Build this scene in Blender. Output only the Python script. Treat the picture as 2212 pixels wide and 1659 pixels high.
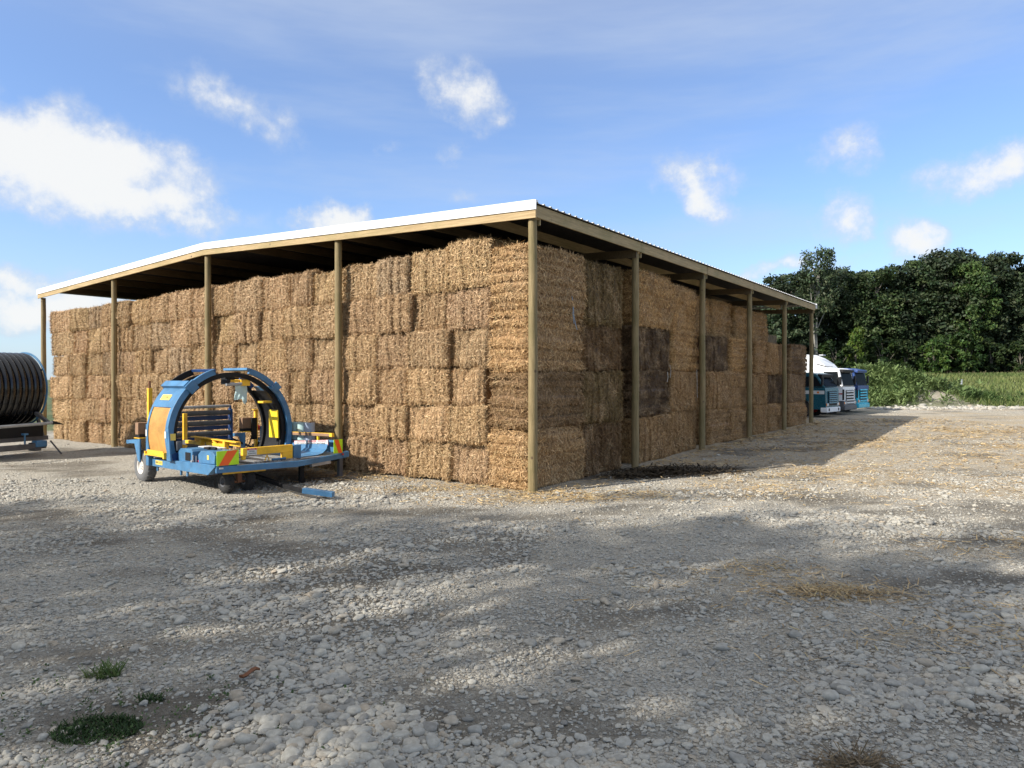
import bpy, bmesh, math, random
import numpy as np
from mathutils import Vector, Matrix, Euler

for o in list(bpy.data.objects):
    bpy.data.objects.remove(o)
SC = bpy.context.scene
COL = SC.collection
R = math.radians
random.seed(7)

# ------------------------------------------------------------------ camera, sky, sun, exposure
cam_data = bpy.data.cameras.new('camera')
cam_data.sensor_width = 36.0
cam_data.lens = 36.0 * 1516.0 / 2212.0
cam_data.clip_start = 0.1
cam_data.clip_end = 6000.0
cam = bpy.data.objects.new('camera', cam_data)
COL.objects.link(cam)
cam.location = (0, 0, 2.7)
cam.rotation_euler = (R(90) - 0.0069, 0, 0)
SC.camera = cam

SUN_EL = R(33.5)
TO_SUN_H = Vector((-0.876, -0.482)).normalized()
TO_SUN = Vector((TO_SUN_H.x * math.cos(SUN_EL), TO_SUN_H.y * math.cos(SUN_EL), math.sin(SUN_EL)))
sun_data = bpy.data.lights.new('sun', 'SUN')
sun_data.energy = 3.7
sun_data.angle = R(0.6)
sun_data.color = (1.0, 0.95, 0.87)
sun = bpy.data.objects.new('sun', sun_data)
COL.objects.link(sun)
sun.location = (-60, -30, 50)
sun.rotation_euler = TO_SUN.to_track_quat('Z', 'Y').to_euler()

SC.view_settings.view_transform = 'Standard'
SC.view_settings.look = 'None'
SC.view_settings.exposure = 1.0
SC.view_settings.gamma = 1.0
SC.view_settings.use_curve_mapping = False
SC.render.engine = 'CYCLES'
SC.cycles.use_denoising = True
SC.cycles.max_bounces = 6
SC.cycles.sample_clamp_indirect = 6.0


class NT:
    """small helper for node trees"""
    def __init__(self, tree):
        self.t = tree
        tree.nodes.clear()

    def n(self, kind, **kw):
        nd = self.t.nodes.new(kind)
        for k, v in kw.items():
            if k == 'ins':
                for i, val in v.items():
                    s = nd.inputs[i]
                    if hasattr(val, 'is_linked') and hasattr(val, 'node'):
                        self.t.links.new(val, s)
                    else:
                        s.default_value = val
            else:
                setattr(nd, k, v)
        return nd

    def link(self, a, b):
        self.t.links.new(a, b)

    def math(self, op, a, b=0.0, c=0.0, clamp=False):
        nd = self.n('ShaderNodeMath', operation=op, use_clamp=clamp)
        for i, val in enumerate((a, b, c)):
            if hasattr(val, 'node'):
                self.link(val, nd.inputs[i])
            else:
                nd.inputs[i].default_value = val
        return nd.outputs[0]

    def vmath(self, op, a, b=None):
        nd = self.n('ShaderNodeVectorMath', operation=op)
        for i, val in enumerate((a, b)):
            if val is None:
                continue
            if hasattr(val, 'node'):
                self.link(val, nd.inputs[i])
            else:
                nd.inputs[i].default_value = val
        return nd.outputs['Value'] if op in ('DOT_PRODUCT', 'LENGTH') else nd.outputs[0]

    def mix(self, fac, a, b, blend='MIX'):
        nd = self.n('ShaderNodeMix', data_type='RGBA', blend_type=blend)
        for i, val in ((0, fac), (6, a), (7, b)):
            if hasattr(val, 'node'):
                self.link(val, nd.inputs[i])
            else:
                if i and len(val) == 3:
                    val = (*val, 1)
                nd.inputs[i].default_value = val
        return nd.outputs[2]

    def ramp(self, fac, stops):
        nd = self.n('ShaderNodeValToRGB')
        el = nd.color_ramp.elements
        while len(el) < len(stops):
            el.new(0.5)
        for e, (p, c) in zip(el, stops):
            e.position = p
            e.color = (*c, 1) if len(c) == 3 else c
        self.link(fac, nd.inputs[0])
        return nd.outputs[0]

    def mapr(self, val, a, b, c=0.0, d=1.0, smooth=True):
        nd = self.n('ShaderNodeMapRange', interpolation_type='SMOOTHSTEP' if smooth else 'LINEAR')
        self.link(val, nd.inputs[0])
        for i, x in zip((1, 2, 3, 4), (a, b, c, d)):
            nd.inputs[i].default_value = x
        return nd.outputs[0]

    def noise(self, vec, scale, detail=4.0, rough=0.55, out=0):
        nd = self.n('ShaderNodeTexNoise')
        if vec is not None:
            self.link(vec, nd.inputs['Vector'])
        nd.inputs['Scale'].default_value = scale
        nd.inputs['Detail'].default_value = detail
        nd.inputs['Roughness'].default_value = rough
        return nd.outputs[out]


def pix_dir(px, py):
    """direction of a point of the sky, from where it stands over the yard (azimuth, elevation)"""
    d = Vector(((px - 1106) / 1516.0, 1.0, -(py - 829.5) / 1516.0))
    c, s = math.cos(0.0069), math.sin(0.0069)
    return Vector((d.x, d.y * c + d.z * s, -d.y * s + d.z * c)).normalized()


def build_world():
    w = bpy.data.worlds.new('World')
    SC.world = w
    w.use_nodes = True
    t = NT(w.node_tree)
    sky = t.n('ShaderNodeTexSky', sky_type='NISHITA')
    sky.sun_disc = False
    sky.sun_elevation = SUN_EL
    sky.sun_rotation = math.atan2(TO_SUN_H.x, TO_SUN_H.y)
    sky.altitude = 50
    sky.air_density = 1.0
    sky.dust_density = 0.5
    sky.ozone_density = 2.0
    co = t.n('ShaderNodeTexCoord').outputs['Generated']
    nrm = t.vmath('NORMALIZE', co)
    # cloud edges are torn by two scales of noise added to the direction
    warp = t.n('ShaderNodeTexNoise')
    t.link(nrm, warp.inputs['Vector'])
    warp.inputs['Scale'].default_value = 9.0
    warp.inputs['Detail'].default_value = 7.0
    warp.inputs['Roughness'].default_value = 0.62
    wv = t.vmath('SUBTRACT', warp.outputs['Color'], (0.5, 0.5, 0.5))
    wv = t.vmath('MULTIPLY', wv, (0.12, 0.12, 0.085))
    dirw = t.vmath('NORMALIZE', t.vmath('ADD', nrm, wv))
    fbm = t.noise(nrm, 24.0, 8.0, 0.6)
    # px, py, half width, half height, strength, tilt
    clouds = [(110, 350, 300, 105, 1.45, -0.10), (280, 420, 240, 60, 1.3, -0.12), (40, 300, 140, 80, 1.3, 0.0),
              (455, 480, 60, 45, 0.55, 0.0), (1003, 208, 92, 66, 1.0, -0.4), (955, 320, 44, 26, 0.5, 0.0),
              (520, 235, 150, 52, 0.62, -0.45), (390, 180, 60, 40, 0.4, -0.3),
              (1515, 403, 104, 55, 1.0, -0.35), (1820, 333, 84, 54, 0.82, 0.0),
              (2125, 374, 124, 50, 1.0, 0.05), (1808, 485, 56, 52, 0.85, 0.2), (1965, 532, 76, 52, 1.0, -0.2),
              (1700, 575, 140, 26, 0.75, 0.1), (712, 485, 88, 44, 1.25, 0.0), (90, 655, 200, 62, 1.25, 0.0),
              (1000, 410, 34, 22, 0.35, 0.0), (830, 305, 34, 24, 0.3, 0.0), (20, 600, 150, 44, 1.0, 0.0)]
    rr = random.Random(11)
    spec = []
    for px, py, a, b, k, tl in clouds:
        spec.append((pix_dir(px, py), a / 1516.0, b / 1516.0, k, tl))
    for i in range(36):                               # same kind of clouds out of view, multiplied for whiter fill light
        az = R(55 + 250 * (i + rr.random() * 0.7) / 36.0)
        el = R(rr.uniform(6, 75))
        d = Vector((math.sin(az) * math.cos(el), math.cos(az) * math.cos(el), math.sin(el)))
        spec.append((d, rr.uniform(0.06, 0.22), rr.uniform(0.04, 0.09), rr.uniform(0.5, 1.3), 0.0))
    total = None
    for d, a, b, k, tl in spec:
        right = d.cross(Vector((0, 0, 1))).normalized()
        up = right.cross(d)
        c_, s_ = math.cos(tl), math.sin(tl)
        r2, u2 = right * c_ + up * s_, up * c_ - right * s_
        f = t.vmath('DOT_PRODUCT', dirw, tuple(d))
        x = t.math('DIVIDE', t.vmath('DOT_PRODUCT', dirw, tuple(r2 / a)), f)
        y = t.math('DIVIDE', t.vmath('DOT_PRODUCT', dirw, tuple(u2 / b)), f)
        rad = t.math('SQRT', t.math('ADD', t.math('MULTIPLY', x, x), t.math('MULTIPLY', y, y)))
        m = t.math('MULTIPLY', t.math('SUBTRACT', 1.17, rad, clamp=True), k)
        m = t.math('MULTIPLY', m, t.math('GREATER_THAN', f, 0.0))
        total = m if total is None else t.math('MAXIMUM', total, m)
    dens = t.math('ADD', total, t.math('MULTIPLY', t.math('SUBTRACT', fbm, 0.5), 1.9))
    dens = t.math('MULTIPLY', t.mapr(dens, -0.05, 1.15), t.mapr(total, 0.0, 0.40))
    # thin high streaks
    mp = t.n('ShaderNodeMapping', ins={'Vector': nrm, 'Rotation': (0.2, 0.35, 0.5), 'Scale': (1.2, 3.6, 9.0)})
    st = t.mapr(t.noise(mp.outputs[0], 1.3, 5.0, 0.6), 0.38, 0.80, 0.12, 0.50)
    # paler air towards the horizon
    sep = t.n('ShaderNodeSeparateXYZ', ins={0: nrm})
    low = t.mapr(sep.outputs['Z'], 0.26, 0.0, 0.0, 0.50)
    skyc = t.mix(1.0, sky.outputs[0], (0.74, 0.86, 1.06), 'MULTIPLY')
    skyc = t.mix(st, skyc, (2.75, 3.25, 4.1))
    skyc = t.mix(low, skyc, (2.7, 3.4, 4.2))
    skyc = t.mix(t.mapr(sep.outputs['Z'], 0.34, 0.80, 0.0, 0.85), skyc, (4.3, 4.4, 4.5))   # high veil, strengthened overhead out of view to add neutral fill light
    shade = t.mix(t.mapr(dens, 0.3, 1.0), (3.2, 3.5, 4.0), (4.45, 4.5, 4.5))
    allc = t.mix(t.math('MULTIPLY', dens, 0.97), skyc, shade)
    bg = t.n('ShaderNodeBackground', ins={'Color': allc, 'Strength': 0.105})
    out = t.n('ShaderNodeOutputWorld')
    t.link(bg.outputs[0], out.inputs[0])


build_world()


# ------------------------------------------------------------------ helpers: materials
def new_mat(name):
    m = bpy.data.materials.new(name)
    m.use_nodes = True
    t = NT(m.node_tree)
    out = t.n('ShaderNodeOutputMaterial')
    bs = t.n('ShaderNodeBsdfPrincipled')
    t.link(bs.outputs[0], out.inputs[0])
    return m, t, bs, out


def paint(name, col, rough=0.5, metal=0.0, var=0.18, scale=3.0, dirt=0.25, dirt_col=(0.30, 0.26, 0.20), bump=0.02, spec=0.5):
    """painted or bare surface with uneven tone, dust and small dents"""
    m, t, bs, _ = new_mat(name)
    co = t.n('ShaderNodeTexCoord').outputs['Object']
    n1 = t.noise(co, scale, 6.0, 0.6)
    n2 = t.noise(co, scale * 5.5, 5.0, 0.7)
    lo = tuple(c * (1 - var) for c in col)
    hi = tuple(min(1, c * (1 + var)) for c in col)
    c = t.mix(t.mapr(n1, 0.3, 0.7), lo, hi)
    c = t.mix(t.mapr(n2, 0.5, 0.85, 0.0, dirt), c, dirt_col)
    t.link(c, bs.inputs['Base Color'])
    t.link(t.mapr(n2, 0.3, 0.8, max(0.03, rough - 0.1), min(1, rough + 0.2)), bs.inputs['Roughness'])
    bs.inputs['Metallic'].default_value = metal
    bs.inputs['Specular IOR Level'].default_value = spec
    bp = t.n('ShaderNodeBump', ins={'Height': n2, 'Strength': 0.3, 'Distance': bump})
    t.link(bp.outputs[0], bs.inputs['Normal'])
    return m


def timber(name, lo, hi, axis, round_log=False):
    """sawn or peeled pine: grain drawn out along one axis, knots, green treatment stain"""
    m, t, bs, _ = new_mat(name)
    co = t.n('ShaderNodeTexCoord').outputs['Object']
    oi = t.n('ShaderNodeObjectInfo').outputs['Random']
    off = t.n('ShaderNodeCombineXYZ', ins={0: t.math('MULTIPLY', oi, 37.0), 1: t.math('MULTIPLY', oi, 11.0), 2: t.math('MULTIPLY', oi, 23.0)})
    co = t.vmath('ADD', co, off.outputs[0])
    sc = [14.0, 14.0, 14.0]
    sc[axis] = 0.7
    mp = t.n('ShaderNodeMapping', ins={'Vector': co, 'Scale': tuple(sc)})
    g = t.noise(mp.outputs[0], 2.2, 6.0, 0.65)
    big = t.noise(co, 0.9, 4.0, 0.6)
    c = t.mix(t.mapr(g, 0.3, 0.7), lo, hi)
    c = t.mix(t.mapr(big, 0.42, 0.7, 0.0, 0.5), c, tuple(a * b for a, b in zip(lo, (0.75, 0.9, 0.7))))
    vo = t.n('ShaderNodeTexVoronoi', ins={'Vector': co, 'Scale': 1.9})
    c = t.mix(t.mapr(vo.outputs['Distance'], 0.10, 0.03), c, (0.10, 0.06, 0.03))
    t.link(c, bs.inputs['Base Color'])
    bs.inputs['Roughness'].default_value = 0.75
    bp = t.n('ShaderNodeBump', ins={'Height': g, 'Strength': 0.5, 'Distance': 0.01})
    t.link(bp.outputs[0], bs.inputs['Normal'])
    return m


def attr_mat(name, rough=0.8, translucent=0.0, tint=True, bump=0.0, bscale=40.0, spec=0.3, patchy=False):
    """colour comes with each blade or leaf (attribute Col) and each object's own tint"""
    m, t, bs, out = new_mat(name)
    c = t.n('ShaderNodeAttribute', attribute_name='Col').outputs['Color']
    if tint:
        oi = t.n('ShaderNodeObjectInfo')
        cs = t.n('ShaderNodeCombineXYZ', ins={0: t.math('MULTIPLY', oi.outputs['Random'], 31.0), 1: t.math('MULTIPLY', oi.outputs['Random'], 17.0)})
        pos = t.vmath('ADD', t.n('ShaderNodeTexCoord').outputs['Object'], cs.outputs[0])
        c = t.mix(t.mapr(t.noise(pos, 1.5, 4.0, 0.65), 0.30, 0.58, 0.35, 1.0) if patchy else 1.0, c, oi.outputs['Color'], 'MULTIPLY')
    co = t.n('ShaderNodeTexCoord').outputs['Object']
    n = t.noise(co, bscale, 4.0, 0.6)
    c = t.mix(1.0, c, t.mix(t.mapr(n, 0.3, 0.7), (0.72, 0.72, 0.72), (1.15, 1.15, 1.15)), 'MULTIPLY')
    t.link(c, bs.inputs['Base Color'])
    bs.inputs['Roughness'].default_value = rough
    bs.inputs['Specular IOR Level'].default_value = spec
    if bump:
        bp = t.n('ShaderNodeBump', ins={'Height': n, 'Strength': 0.7, 'Distance': bump})
        t.link(bp.outputs[0], bs.inputs['Normal'])
    if translucent:
        tr = t.n('ShaderNodeBsdfTranslucent')
        t.link(c, tr.inputs[0])
        mx = t.n('ShaderNodeMixShader', ins={0: translucent})
        t.link(bs.outputs[0], mx.inputs[1])
        t.link(tr.outputs[0], mx.inputs[2])
        t.link(mx.outputs[0], out.inputs[0])
    return m


M = {}
M['blue'] = paint('blue_paint', (0.055, 0.172, 0.318), 0.45, dirt=0.40, bump=0.01)
M['navy'] = paint('dark_blue_paint', (0.012, 0.05, 0.16), 0.45, dirt=0.2)
M['yellow'] = paint('yellow_paint', (0.83, 0.47, 0.03), 0.5, dirt=0.22, bump=0.01)
M['lemon'] = paint('lemon_paint', (0.88, 0.60, 0.02), 0.45, dirt=0.1)
M['mesh_yellow'] = paint('guard_yellow', (0.66, 0.35, 0.09), 0.6, dirt=0.3)
M['black'] = paint('black_metal', (0.012, 0.012, 0.013), 0.6, dirt=0.06, spec=0.25)
M['under'] = paint('roof_shade_sheet', (0.035, 0.034, 0.036), 0.8, dirt=0.2, dirt_col=(0.06, 0.055, 0.05), spec=0.2)  # near-black sheet added so the roof's underside reads as deep shade
M['rubber'] = paint('rubber', (0.022, 0.021, 0.020), 0.85, dirt=0.5, dirt_col=(0.16, 0.145, 0.12), scale=6)
M['pale_rubber'] = paint('dusty_rubber', (0.13, 0.13, 0.13), 0.85, dirt=0.5, scale=6)
M['roller'] = paint('grey_roller', (0.075, 0.078, 0.082), 0.6, dirt=0.45, dirt_col=(0.2, 0.18, 0.15), scale=7)
M['grey'] = paint('galvanised_steel', (0.36, 0.37, 0.38), 0.45, 0.4, dirt=0.3)
M['darkgrey'] = paint('dark_grey_steel', (0.10, 0.10, 0.105), 0.55, 0.2, dirt=0.3)
M['bedsteel'] = paint('scuffed_deck_steel', (0.28, 0.29, 0.30), 0.42, 0.3, var=0.35, dirt=0.5, dirt_col=(0.22, 0.18, 0.13), scale=5)
M['rust'] = paint('rusty_steel', (0.22, 0.09, 0.04), 0.8, dirt=0.3)
M['brown'] = paint('brown_box', (0.26, 0.15, 0.085), 0.7, dirt=0.2)
M['red'] = paint('red_paint', (0.45, 0.03, 0.03), 0.5)
M['white'] = paint('white_paint', (0.80, 0.80, 0.79), 0.4, var=0.04, dirt=0.06)
M['offwhite'] = paint('dull_white_paint', (0.62, 0.62, 0.60), 0.5, var=0.06, dirt=0.2)
M['rim'] = paint('cream_rim', (0.62, 0.58, 0.52), 0.5, dirt=0.35)
M['teal'] = paint('teal_paint', (0.006, 0.085, 0.12), 0.3, dirt=0.08)
M['turq'] = paint('turquoise_paint', (0.018, 0.48, 0.64), 0.3, dirt=0.05)
M['royal'] = paint('royal_blue_paint', (0.025, 0.065, 0.22), 0.35, dirt=0.08)
M['lime'] = paint('reflective_lime', (0.50, 0.78, 0.01), 0.4, var=0.05, dirt=0.03)
M['orange'] = paint('reflective_orange', (0.90, 0.12, 0.01), 0.4, var=0.05, dirt=0.03)
M['decal'] = paint('yellow_decal', (0.82, 0.60, 0.12), 0.5, var=0.05, dirt=0.05)
M['ink'] = paint('black_print', (0.03, 0.025, 0.02), 0.6, dirt=0.0)
M['redink'] = paint('red_print', (0.55, 0.05, 0.05), 0.6, dirt=0.0)
M['blueink'] = paint('blue_print', (0.03, 0.12, 0.45), 0.6, dirt=0.0)
M['film'] = paint('pale_green_film', (0.42, 0.58, 0.57), 0.35, dirt=0.1, var=0.08)
def thin_film():
    m, t, bs, out = new_mat('torn_film')
    bs.inputs['Base Color'].default_value = (0.50, 0.66, 0.64, 1)
    bs.inputs['Roughness'].default_value = 0.3
    tr = t.n('ShaderNodeBsdfTranslucent')
    tr.inputs[0].default_value = (0.62, 0.80, 0.78, 1)
    mx = t.n('ShaderNodeMixShader', ins={0: 0.6})
    t.link(bs.outputs[0], mx.inputs[1])
    t.link(tr.outputs[0], mx.inputs[2])
    t.link(mx.outputs[0], out.inputs[0])
    return m


M['thinfilm'] = thin_film()
M['filmgrey'] = paint('grey_blue_film', (0.30, 0.36, 0.46), 0.35, dirt=0.1, var=0.08)
M['glass'] = paint('dark_glass', (0.012, 0.015, 0.017), 0.06, dirt=0.02, bump=0.0, spec=0.06)
M['glass'].node_tree.nodes['Principled BSDF'].inputs['IOR'].default_value = 1.10
M['hose'] = paint('black_hose', (0.004, 0.004, 0.005), 0.16, dirt=0.03, bump=0.004, spec=0.6)
M['lamp'] = paint('headlamp_lens', (0.55, 0.57, 0.58), 0.12, dirt=0.05)
M['amber'] = paint('amber_lens', (0.75, 0.20, 0.02), 0.2, dirt=0.05)
M['twine_blue'] = paint('blue_twine', (0.30, 0.48, 0.68), 0.8, dirt=0.0)
M['twine_white'] = paint('white_twine', (0.66, 0.63, 0.56), 0.8, dirt=0.0)
M['post'] = timber('peeled_pole', (0.165, 0.118, 0.05), (0.30, 0.222, 0.105), 2)
M['board_x'] = timber('sawn_pine_x', (0.33, 0.225, 0.105), (0.50, 0.36, 0.185), 0)
M['board_y'] = timber('sawn_pine_y', (0.26, 0.19, 0.09), (0.42, 0.31, 0.16), 1)
M['board_shade'] = timber('shade_dark_timber', (0.09, 0.062, 0.032), (0.15, 0.105, 0.055), 1)  # same pine darkened, painting in the shade under the roof
M['roof'] = paint('roof_steel', (0.58, 0.58, 0.58), 0.35, var=0.03, dirt=0.03)
M['straw'] = attr_mat('straw', 0.65, 0.0, True, 0.012, 30.0, 0.35, True)
M['straw_loose'] = attr_mat('loose_straw_mat', 0.7, 0.0, False)
M['leaf'] = attr_mat('foliage', 0.6, 0.25, True, 0.0, 0.35)
M['grass'] = attr_mat('grass_blades', 0.7, 0.2, False, 0.0, 0.2)
M['bark'] = paint('bark', (0.13, 0.11, 0.085), 0.9, scale=1.5, var=0.4, dirt=0.3, dirt_col=(0.07, 0.09, 0.05), bump=0.05)
M['palebark'] = paint('pale_bark', (0.24, 0.225, 0.19), 0.9, scale=1.5, var=0.3, dirt=0.3, dirt_col=(0.12, 0.12, 0.09), bump=0.03)


# ------------------------------------------------------------------ helpers: geometry
class MB:
    def __init__(self):
        self.v = []
        self.f = []

    def add(self, vs, fs):
        b = len(self.v)
        self.v.extend([tuple(p) for p in vs])
        self.f.extend([tuple(i + b for i in q) for q in fs])
        return self

    def bx(self, x0, x1, y0, y1, z0, z1, rot=None, piv=None):
        vs = [Vector((x, y, z)) for z in (z0, z1) for y in (y0, y1) for x in (x0, x1)]
        if rot is not None:
            c = Vector(piv) if piv is not None else Vector(((x0 + x1) / 2, (y0 + y1) / 2, (z0 + z1) / 2))
            m = Euler(rot).to_matrix()
            vs = [m @ (p - c) + c for p in vs]
        return self.add(vs, [(0, 2, 3, 1), (4, 5, 7, 6), (0, 1, 5, 4), (2, 6, 7, 3), (0, 4, 6, 2), (1, 3, 7, 5)])

    def beam(self, p0, p1, w, h, up=(0, 0, 1)):
        """bar of section w x h from p0 to p1"""
        p0, p1 = Vector(p0), Vector(p1)
        d = (p1 - p0).normalized()
        u = Vector(up)
        s = d.cross(u)
        if s.length < 1e-4:
            s = d.cross(Vector((0, 1, 0)))
        s.normalize()
        u = s.cross(d)
        vs = []
        for p in (p0, p1):
            for a, b in ((-1, -1), (1, -1), (1, 1), (-1, 1)):
                vs.append(p + s * a * w / 2 + u * b * h / 2)
        return self.add(vs, [(3, 2, 1, 0), (4, 5, 6, 7), (0, 1, 5, 4), (1, 2, 6, 5), (2, 3, 7, 6), (3, 0, 4, 7)])

    def tube(self, pts, r, n=10, cap=True):
        pts = [Vector(p) for p in pts]
        rs = r if isinstance(r, (list, tuple)) else [r] * len(pts)
        vs, fs = [], []
        prev = None
        for i, p in enumerate(pts):
            if i == 0:
                d = pts[1] - p
            elif i == len(pts) - 1:
                d = p - pts[i - 1]
            else:
                d = pts[i + 1] - pts[i - 1]
            d.normalize()
            if prev is None:
                a = d.cross(Vector((0, 0, 1)))
                if a.length < 1e-3:
                    a = d.cross(Vector((0, 1, 0)))
            else:
                a = prev - d * prev.dot(d)
            a.normalize()
            prev = a
            b = d.cross(a)
            for k in range(n):
                an = 2 * math.pi * k / n
                vs.append(p + (a * math.cos(an) + b * math.sin(an)) * rs[i])
        for i in range(len(pts) - 1):
            for k in range(n):
                k2 = (k + 1) % n
                fs.append((i * n + k, i * n + k2, (i + 1) * n + k2, (i + 1) * n + k))
        if cap:
            fs.append(tuple(range(n))[::-1])
            fs.append(tuple((len(pts) - 1) * n + k for k in range(n)))
        return self.add(vs, fs)

    def cyl(self, p0, p1, r, n=16, r1=None):
        return self.tube([p0, p1], [r, r if r1 is None else r1], n)

    def lathe(self, c, axis, prof, n=28, closed=True):
        """profile of (distance along axis, radius) turned round the axis through c"""
        ax = Vector(axis).normalized()
        a = ax.cross(Vector((0, 0, 1)))
        if a.length < 1e-3:
            a = ax.cross(Vector((0, 1, 0)))
        a.normalize()
        b = ax.cross(a)
        c = Vector(c)
        vs, fs = [], []
        m = len(prof)
        for k in range(n):
            an = 2 * math.pi * k / n
            for h, r in prof:
                vs.append(c + ax * h + (a * math.cos(an) + b * math.sin(an)) * r)
        for k in range(n):
            k2 = (k + 1) % n
            for j in range(m if closed else m - 1):
                j2 = (j + 1) % m
                fs.append((k * m + j, k * m + j2, k2 * m + j2, k2 * m + j))
        return self.add(vs, fs)

    def prism(self, poly, fn, d0, d1):
        """polygon (a, b) carried by fn(a, b, d) from d0 to d1"""
        n = len(poly)
        vs = [fn(a, b, d0) for a, b in poly] + [fn(a, b, d1) for a, b in poly]
        fs = [tuple(range(n))[::-1], tuple(range(n, 2 * n))]
        fs += [(i, (i + 1) % n, n + (i + 1) % n, n + i) for i in range(n)]
        return self.add(vs, fs)

    def sector(self, cx, cz, r0, r1, a0, a1, y0, y1, n=16):
        """piece of a ring standing in the (second, third) axes: x is depth"""
        vs, fs = [], []
        for i in range(n + 1):
            an = a0 + (a1 - a0) * i / n
            c, s = math.cos(an), math.sin(an)
            for r, x in ((r0, y0), (r1, y0), (r1, y1), (r0, y1)):
                vs.append((x, cx + r * c, cz + r * s))
        for i in range(n):
            b = i * 4
            for k in range(4):
                k2 = (k + 1) % 4
                fs.append((b + k, b + k2, b + 4 + k2, b + 4 + k))
        fs.append((0, 1, 2, 3))
        fs.append((n * 4 + 3, n * 4 + 2, n * 4 + 1, n * 4))
        return self.add(vs, fs)

    def mesh(self, name, mat, smooth=False):
        me = bpy.data.meshes.new(name)
        me.from_pydata(self.v, [], self.f)
        bm = bmesh.new()
        bm.from_mesh(me)
        bmesh.ops.recalc_face_normals(bm, faces=bm.faces)
        bm.to_mesh(me)
        bm.free()
        if mat is not None:
            me.materials.append(mat)
        if smooth:
            me.polygons.foreach_set('use_smooth', [True] * len(me.polygons))
        return me

    def build(self, name, mat, parent=None, bevel=0.0, smooth=False):
        o = bpy.data.objects.new(name, self.mesh(name, mat, smooth))
        COL.objects.link(o)
        if parent is not None:
            o.parent = parent
        if smooth:
            md = o.modifiers.new('split', 'EDGE_SPLIT')
            md.split_angle = R(40)
        if bevel:
            md = o.modifiers.new('bevel', 'BEVEL')
            md.width = bevel
            md.segments = 2
            md.limit_method = 'ANGLE'
            md.angle_limit = R(35)
        return o


def tag(o, label=None, cat=None, group=None, kind=None):
    if label:
        o['label'] = label
    if cat:
        o['category'] = cat
    if group:
        o['group'] = group
    if kind:
        o['kind'] = kind
    return o


def thing(name, label, cat, loc=(0, 0, 0), rotz=0.0, group=None):
    o = bpy.data.objects.new(name, None)
    o.empty_display_size = 0.3
    COL.objects.link(o)
    o.location = loc
    o.rotation_euler = (0, 0, rotz)
    return tag(o, label, cat, group)


def link(name, me, parent=None, loc=None, rot=None, scl=None, color=None):
    o = bpy.data.objects.new(name, me)
    COL.objects.link(o)
    if parent is not None:
        o.parent = parent
    if loc is not None:
        o.location = loc
    if rot is not None:
        o.rotation_euler = rot
    if scl is not None:
        o.scale = scl
    if color is not None:
        o.color = (*color, 1)
    return o


def text(name, body, size, mat, parent, loc, rot, sx=1.0, align='CENTER'):
    cu = bpy.data.curves.new(name, 'FONT')
    cu.body = body
    cu.size = size
    cu.align_x = align
    cu.align_y = 'CENTER'
    cu.offset = size * 0.012
    tmp = bpy.data.objects.new('tmp', cu)
    COL.objects.link(tmp)
    bpy.context.view_layer.update()
    me = bpy.data.meshes.new_from_object(tmp.evaluated_get(bpy.context.evaluated_depsgraph_get()))
    bpy.data.objects.remove(tmp)
    bpy.data.curves.remove(cu)
    me.name = name
    me.materials.clear()
    me.materials.append(mat)
    o = bpy.data.objects.new(name, me)
    COL.objects.link(o)
    o.parent = parent
    o.location = loc
    o.rotation_euler = rot
    o.scale = (sx, 1, 1)
    return o


def np_mesh(name, verts, faces, mat, cols=None, smooth=False):
    """mesh from arrays: quads (n,4) or triangles (n,3), one colour per vertex"""
    verts = np.asarray(verts, dtype=np.float32)
    faces = np.asarray(faces, dtype=np.int32)
    me = bpy.data.meshes.new(name)
    k = faces.shape[1]
    me.vertices.add(len(verts))
    me.vertices.foreach_set('co', verts.ravel())
    me.loops.add(faces.size)
    me.loops.foreach_set('vertex_index', faces.ravel())
    me.polygons.add(len(faces))
    me.polygons.foreach_set('loop_start', np.arange(0, faces.size, k, dtype=np.int32))
    me.polygons.foreach_set('loop_total', np.full(len(faces), k, dtype=np.int32))
    if smooth:
        me.polygons.foreach_set('use_smooth', np.ones(len(faces), dtype=bool))
    me.update(calc_edges=True)
    if cols is not None:
        ca = me.color_attributes.new('Col', 'FLOAT_COLOR', 'POINT')
        c4 = np.ones((len(verts), 4), dtype=np.float32)
        c4[:, :3] = cols
        ca.data.foreach_set('color', c4.ravel())
    if mat is not None:
        me.materials.append(mat)
    return me


def vnoise(x, y, seed):
    """smooth value noise on the plane, 0..1"""
    x = np.asarray(x, dtype=np.float64)
    y = np.asarray(y, dtype=np.float64)
    xi, yi = np.floor(x).astype(np.int64), np.floor(y).astype(np.int64)
    xf, yf = x - xi, y - yi
    xf, yf = xf * xf * (3 - 2 * xf), yf * yf * (3 - 2 * yf)

    def h(a, b):
        n = (a * 374761393 + b * 668265263 + seed * 974634777) & 0x7fffffff
        n = ((n ^ (n >> 13)) * 1274126177) & 0x7fffffff
        return ((n ^ (n >> 16)) & 0xffff) / 65535.0
    return (h(xi, yi) * (1 - xf) + h(xi + 1, yi) * xf) * (1 - yf) + (h(xi, yi + 1) * (1 - xf) + h(xi + 1, yi + 1) * xf) * yf


def fbm(x, y, seed, oct=4):
    s, a, tot = 0.0, 1.0, 0.0
    for i in range(oct):
        s = s + a * vnoise(x * 2 ** i, y * 2 ** i, seed + i * 17)
        tot += a
        a *= 0.5
    return s / tot


def sstep(a, b, x):
    t = np.clip((x - a) / (b - a), 0, 1)
    return t * t * (3 - 2 * t)


ORD = ['', 'first', 'second', 'third', 'fourth', 'fifth', 'sixth', 'seventh', 'eighth', 'ninth', 'tenth', 'eleventh', 'twelfth',
       'thirteenth', 'fourteenth', 'fifteenth', 'sixteenth', 'seventeenth', 'eighteenth', 'nineteenth', 'twentieth']

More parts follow.
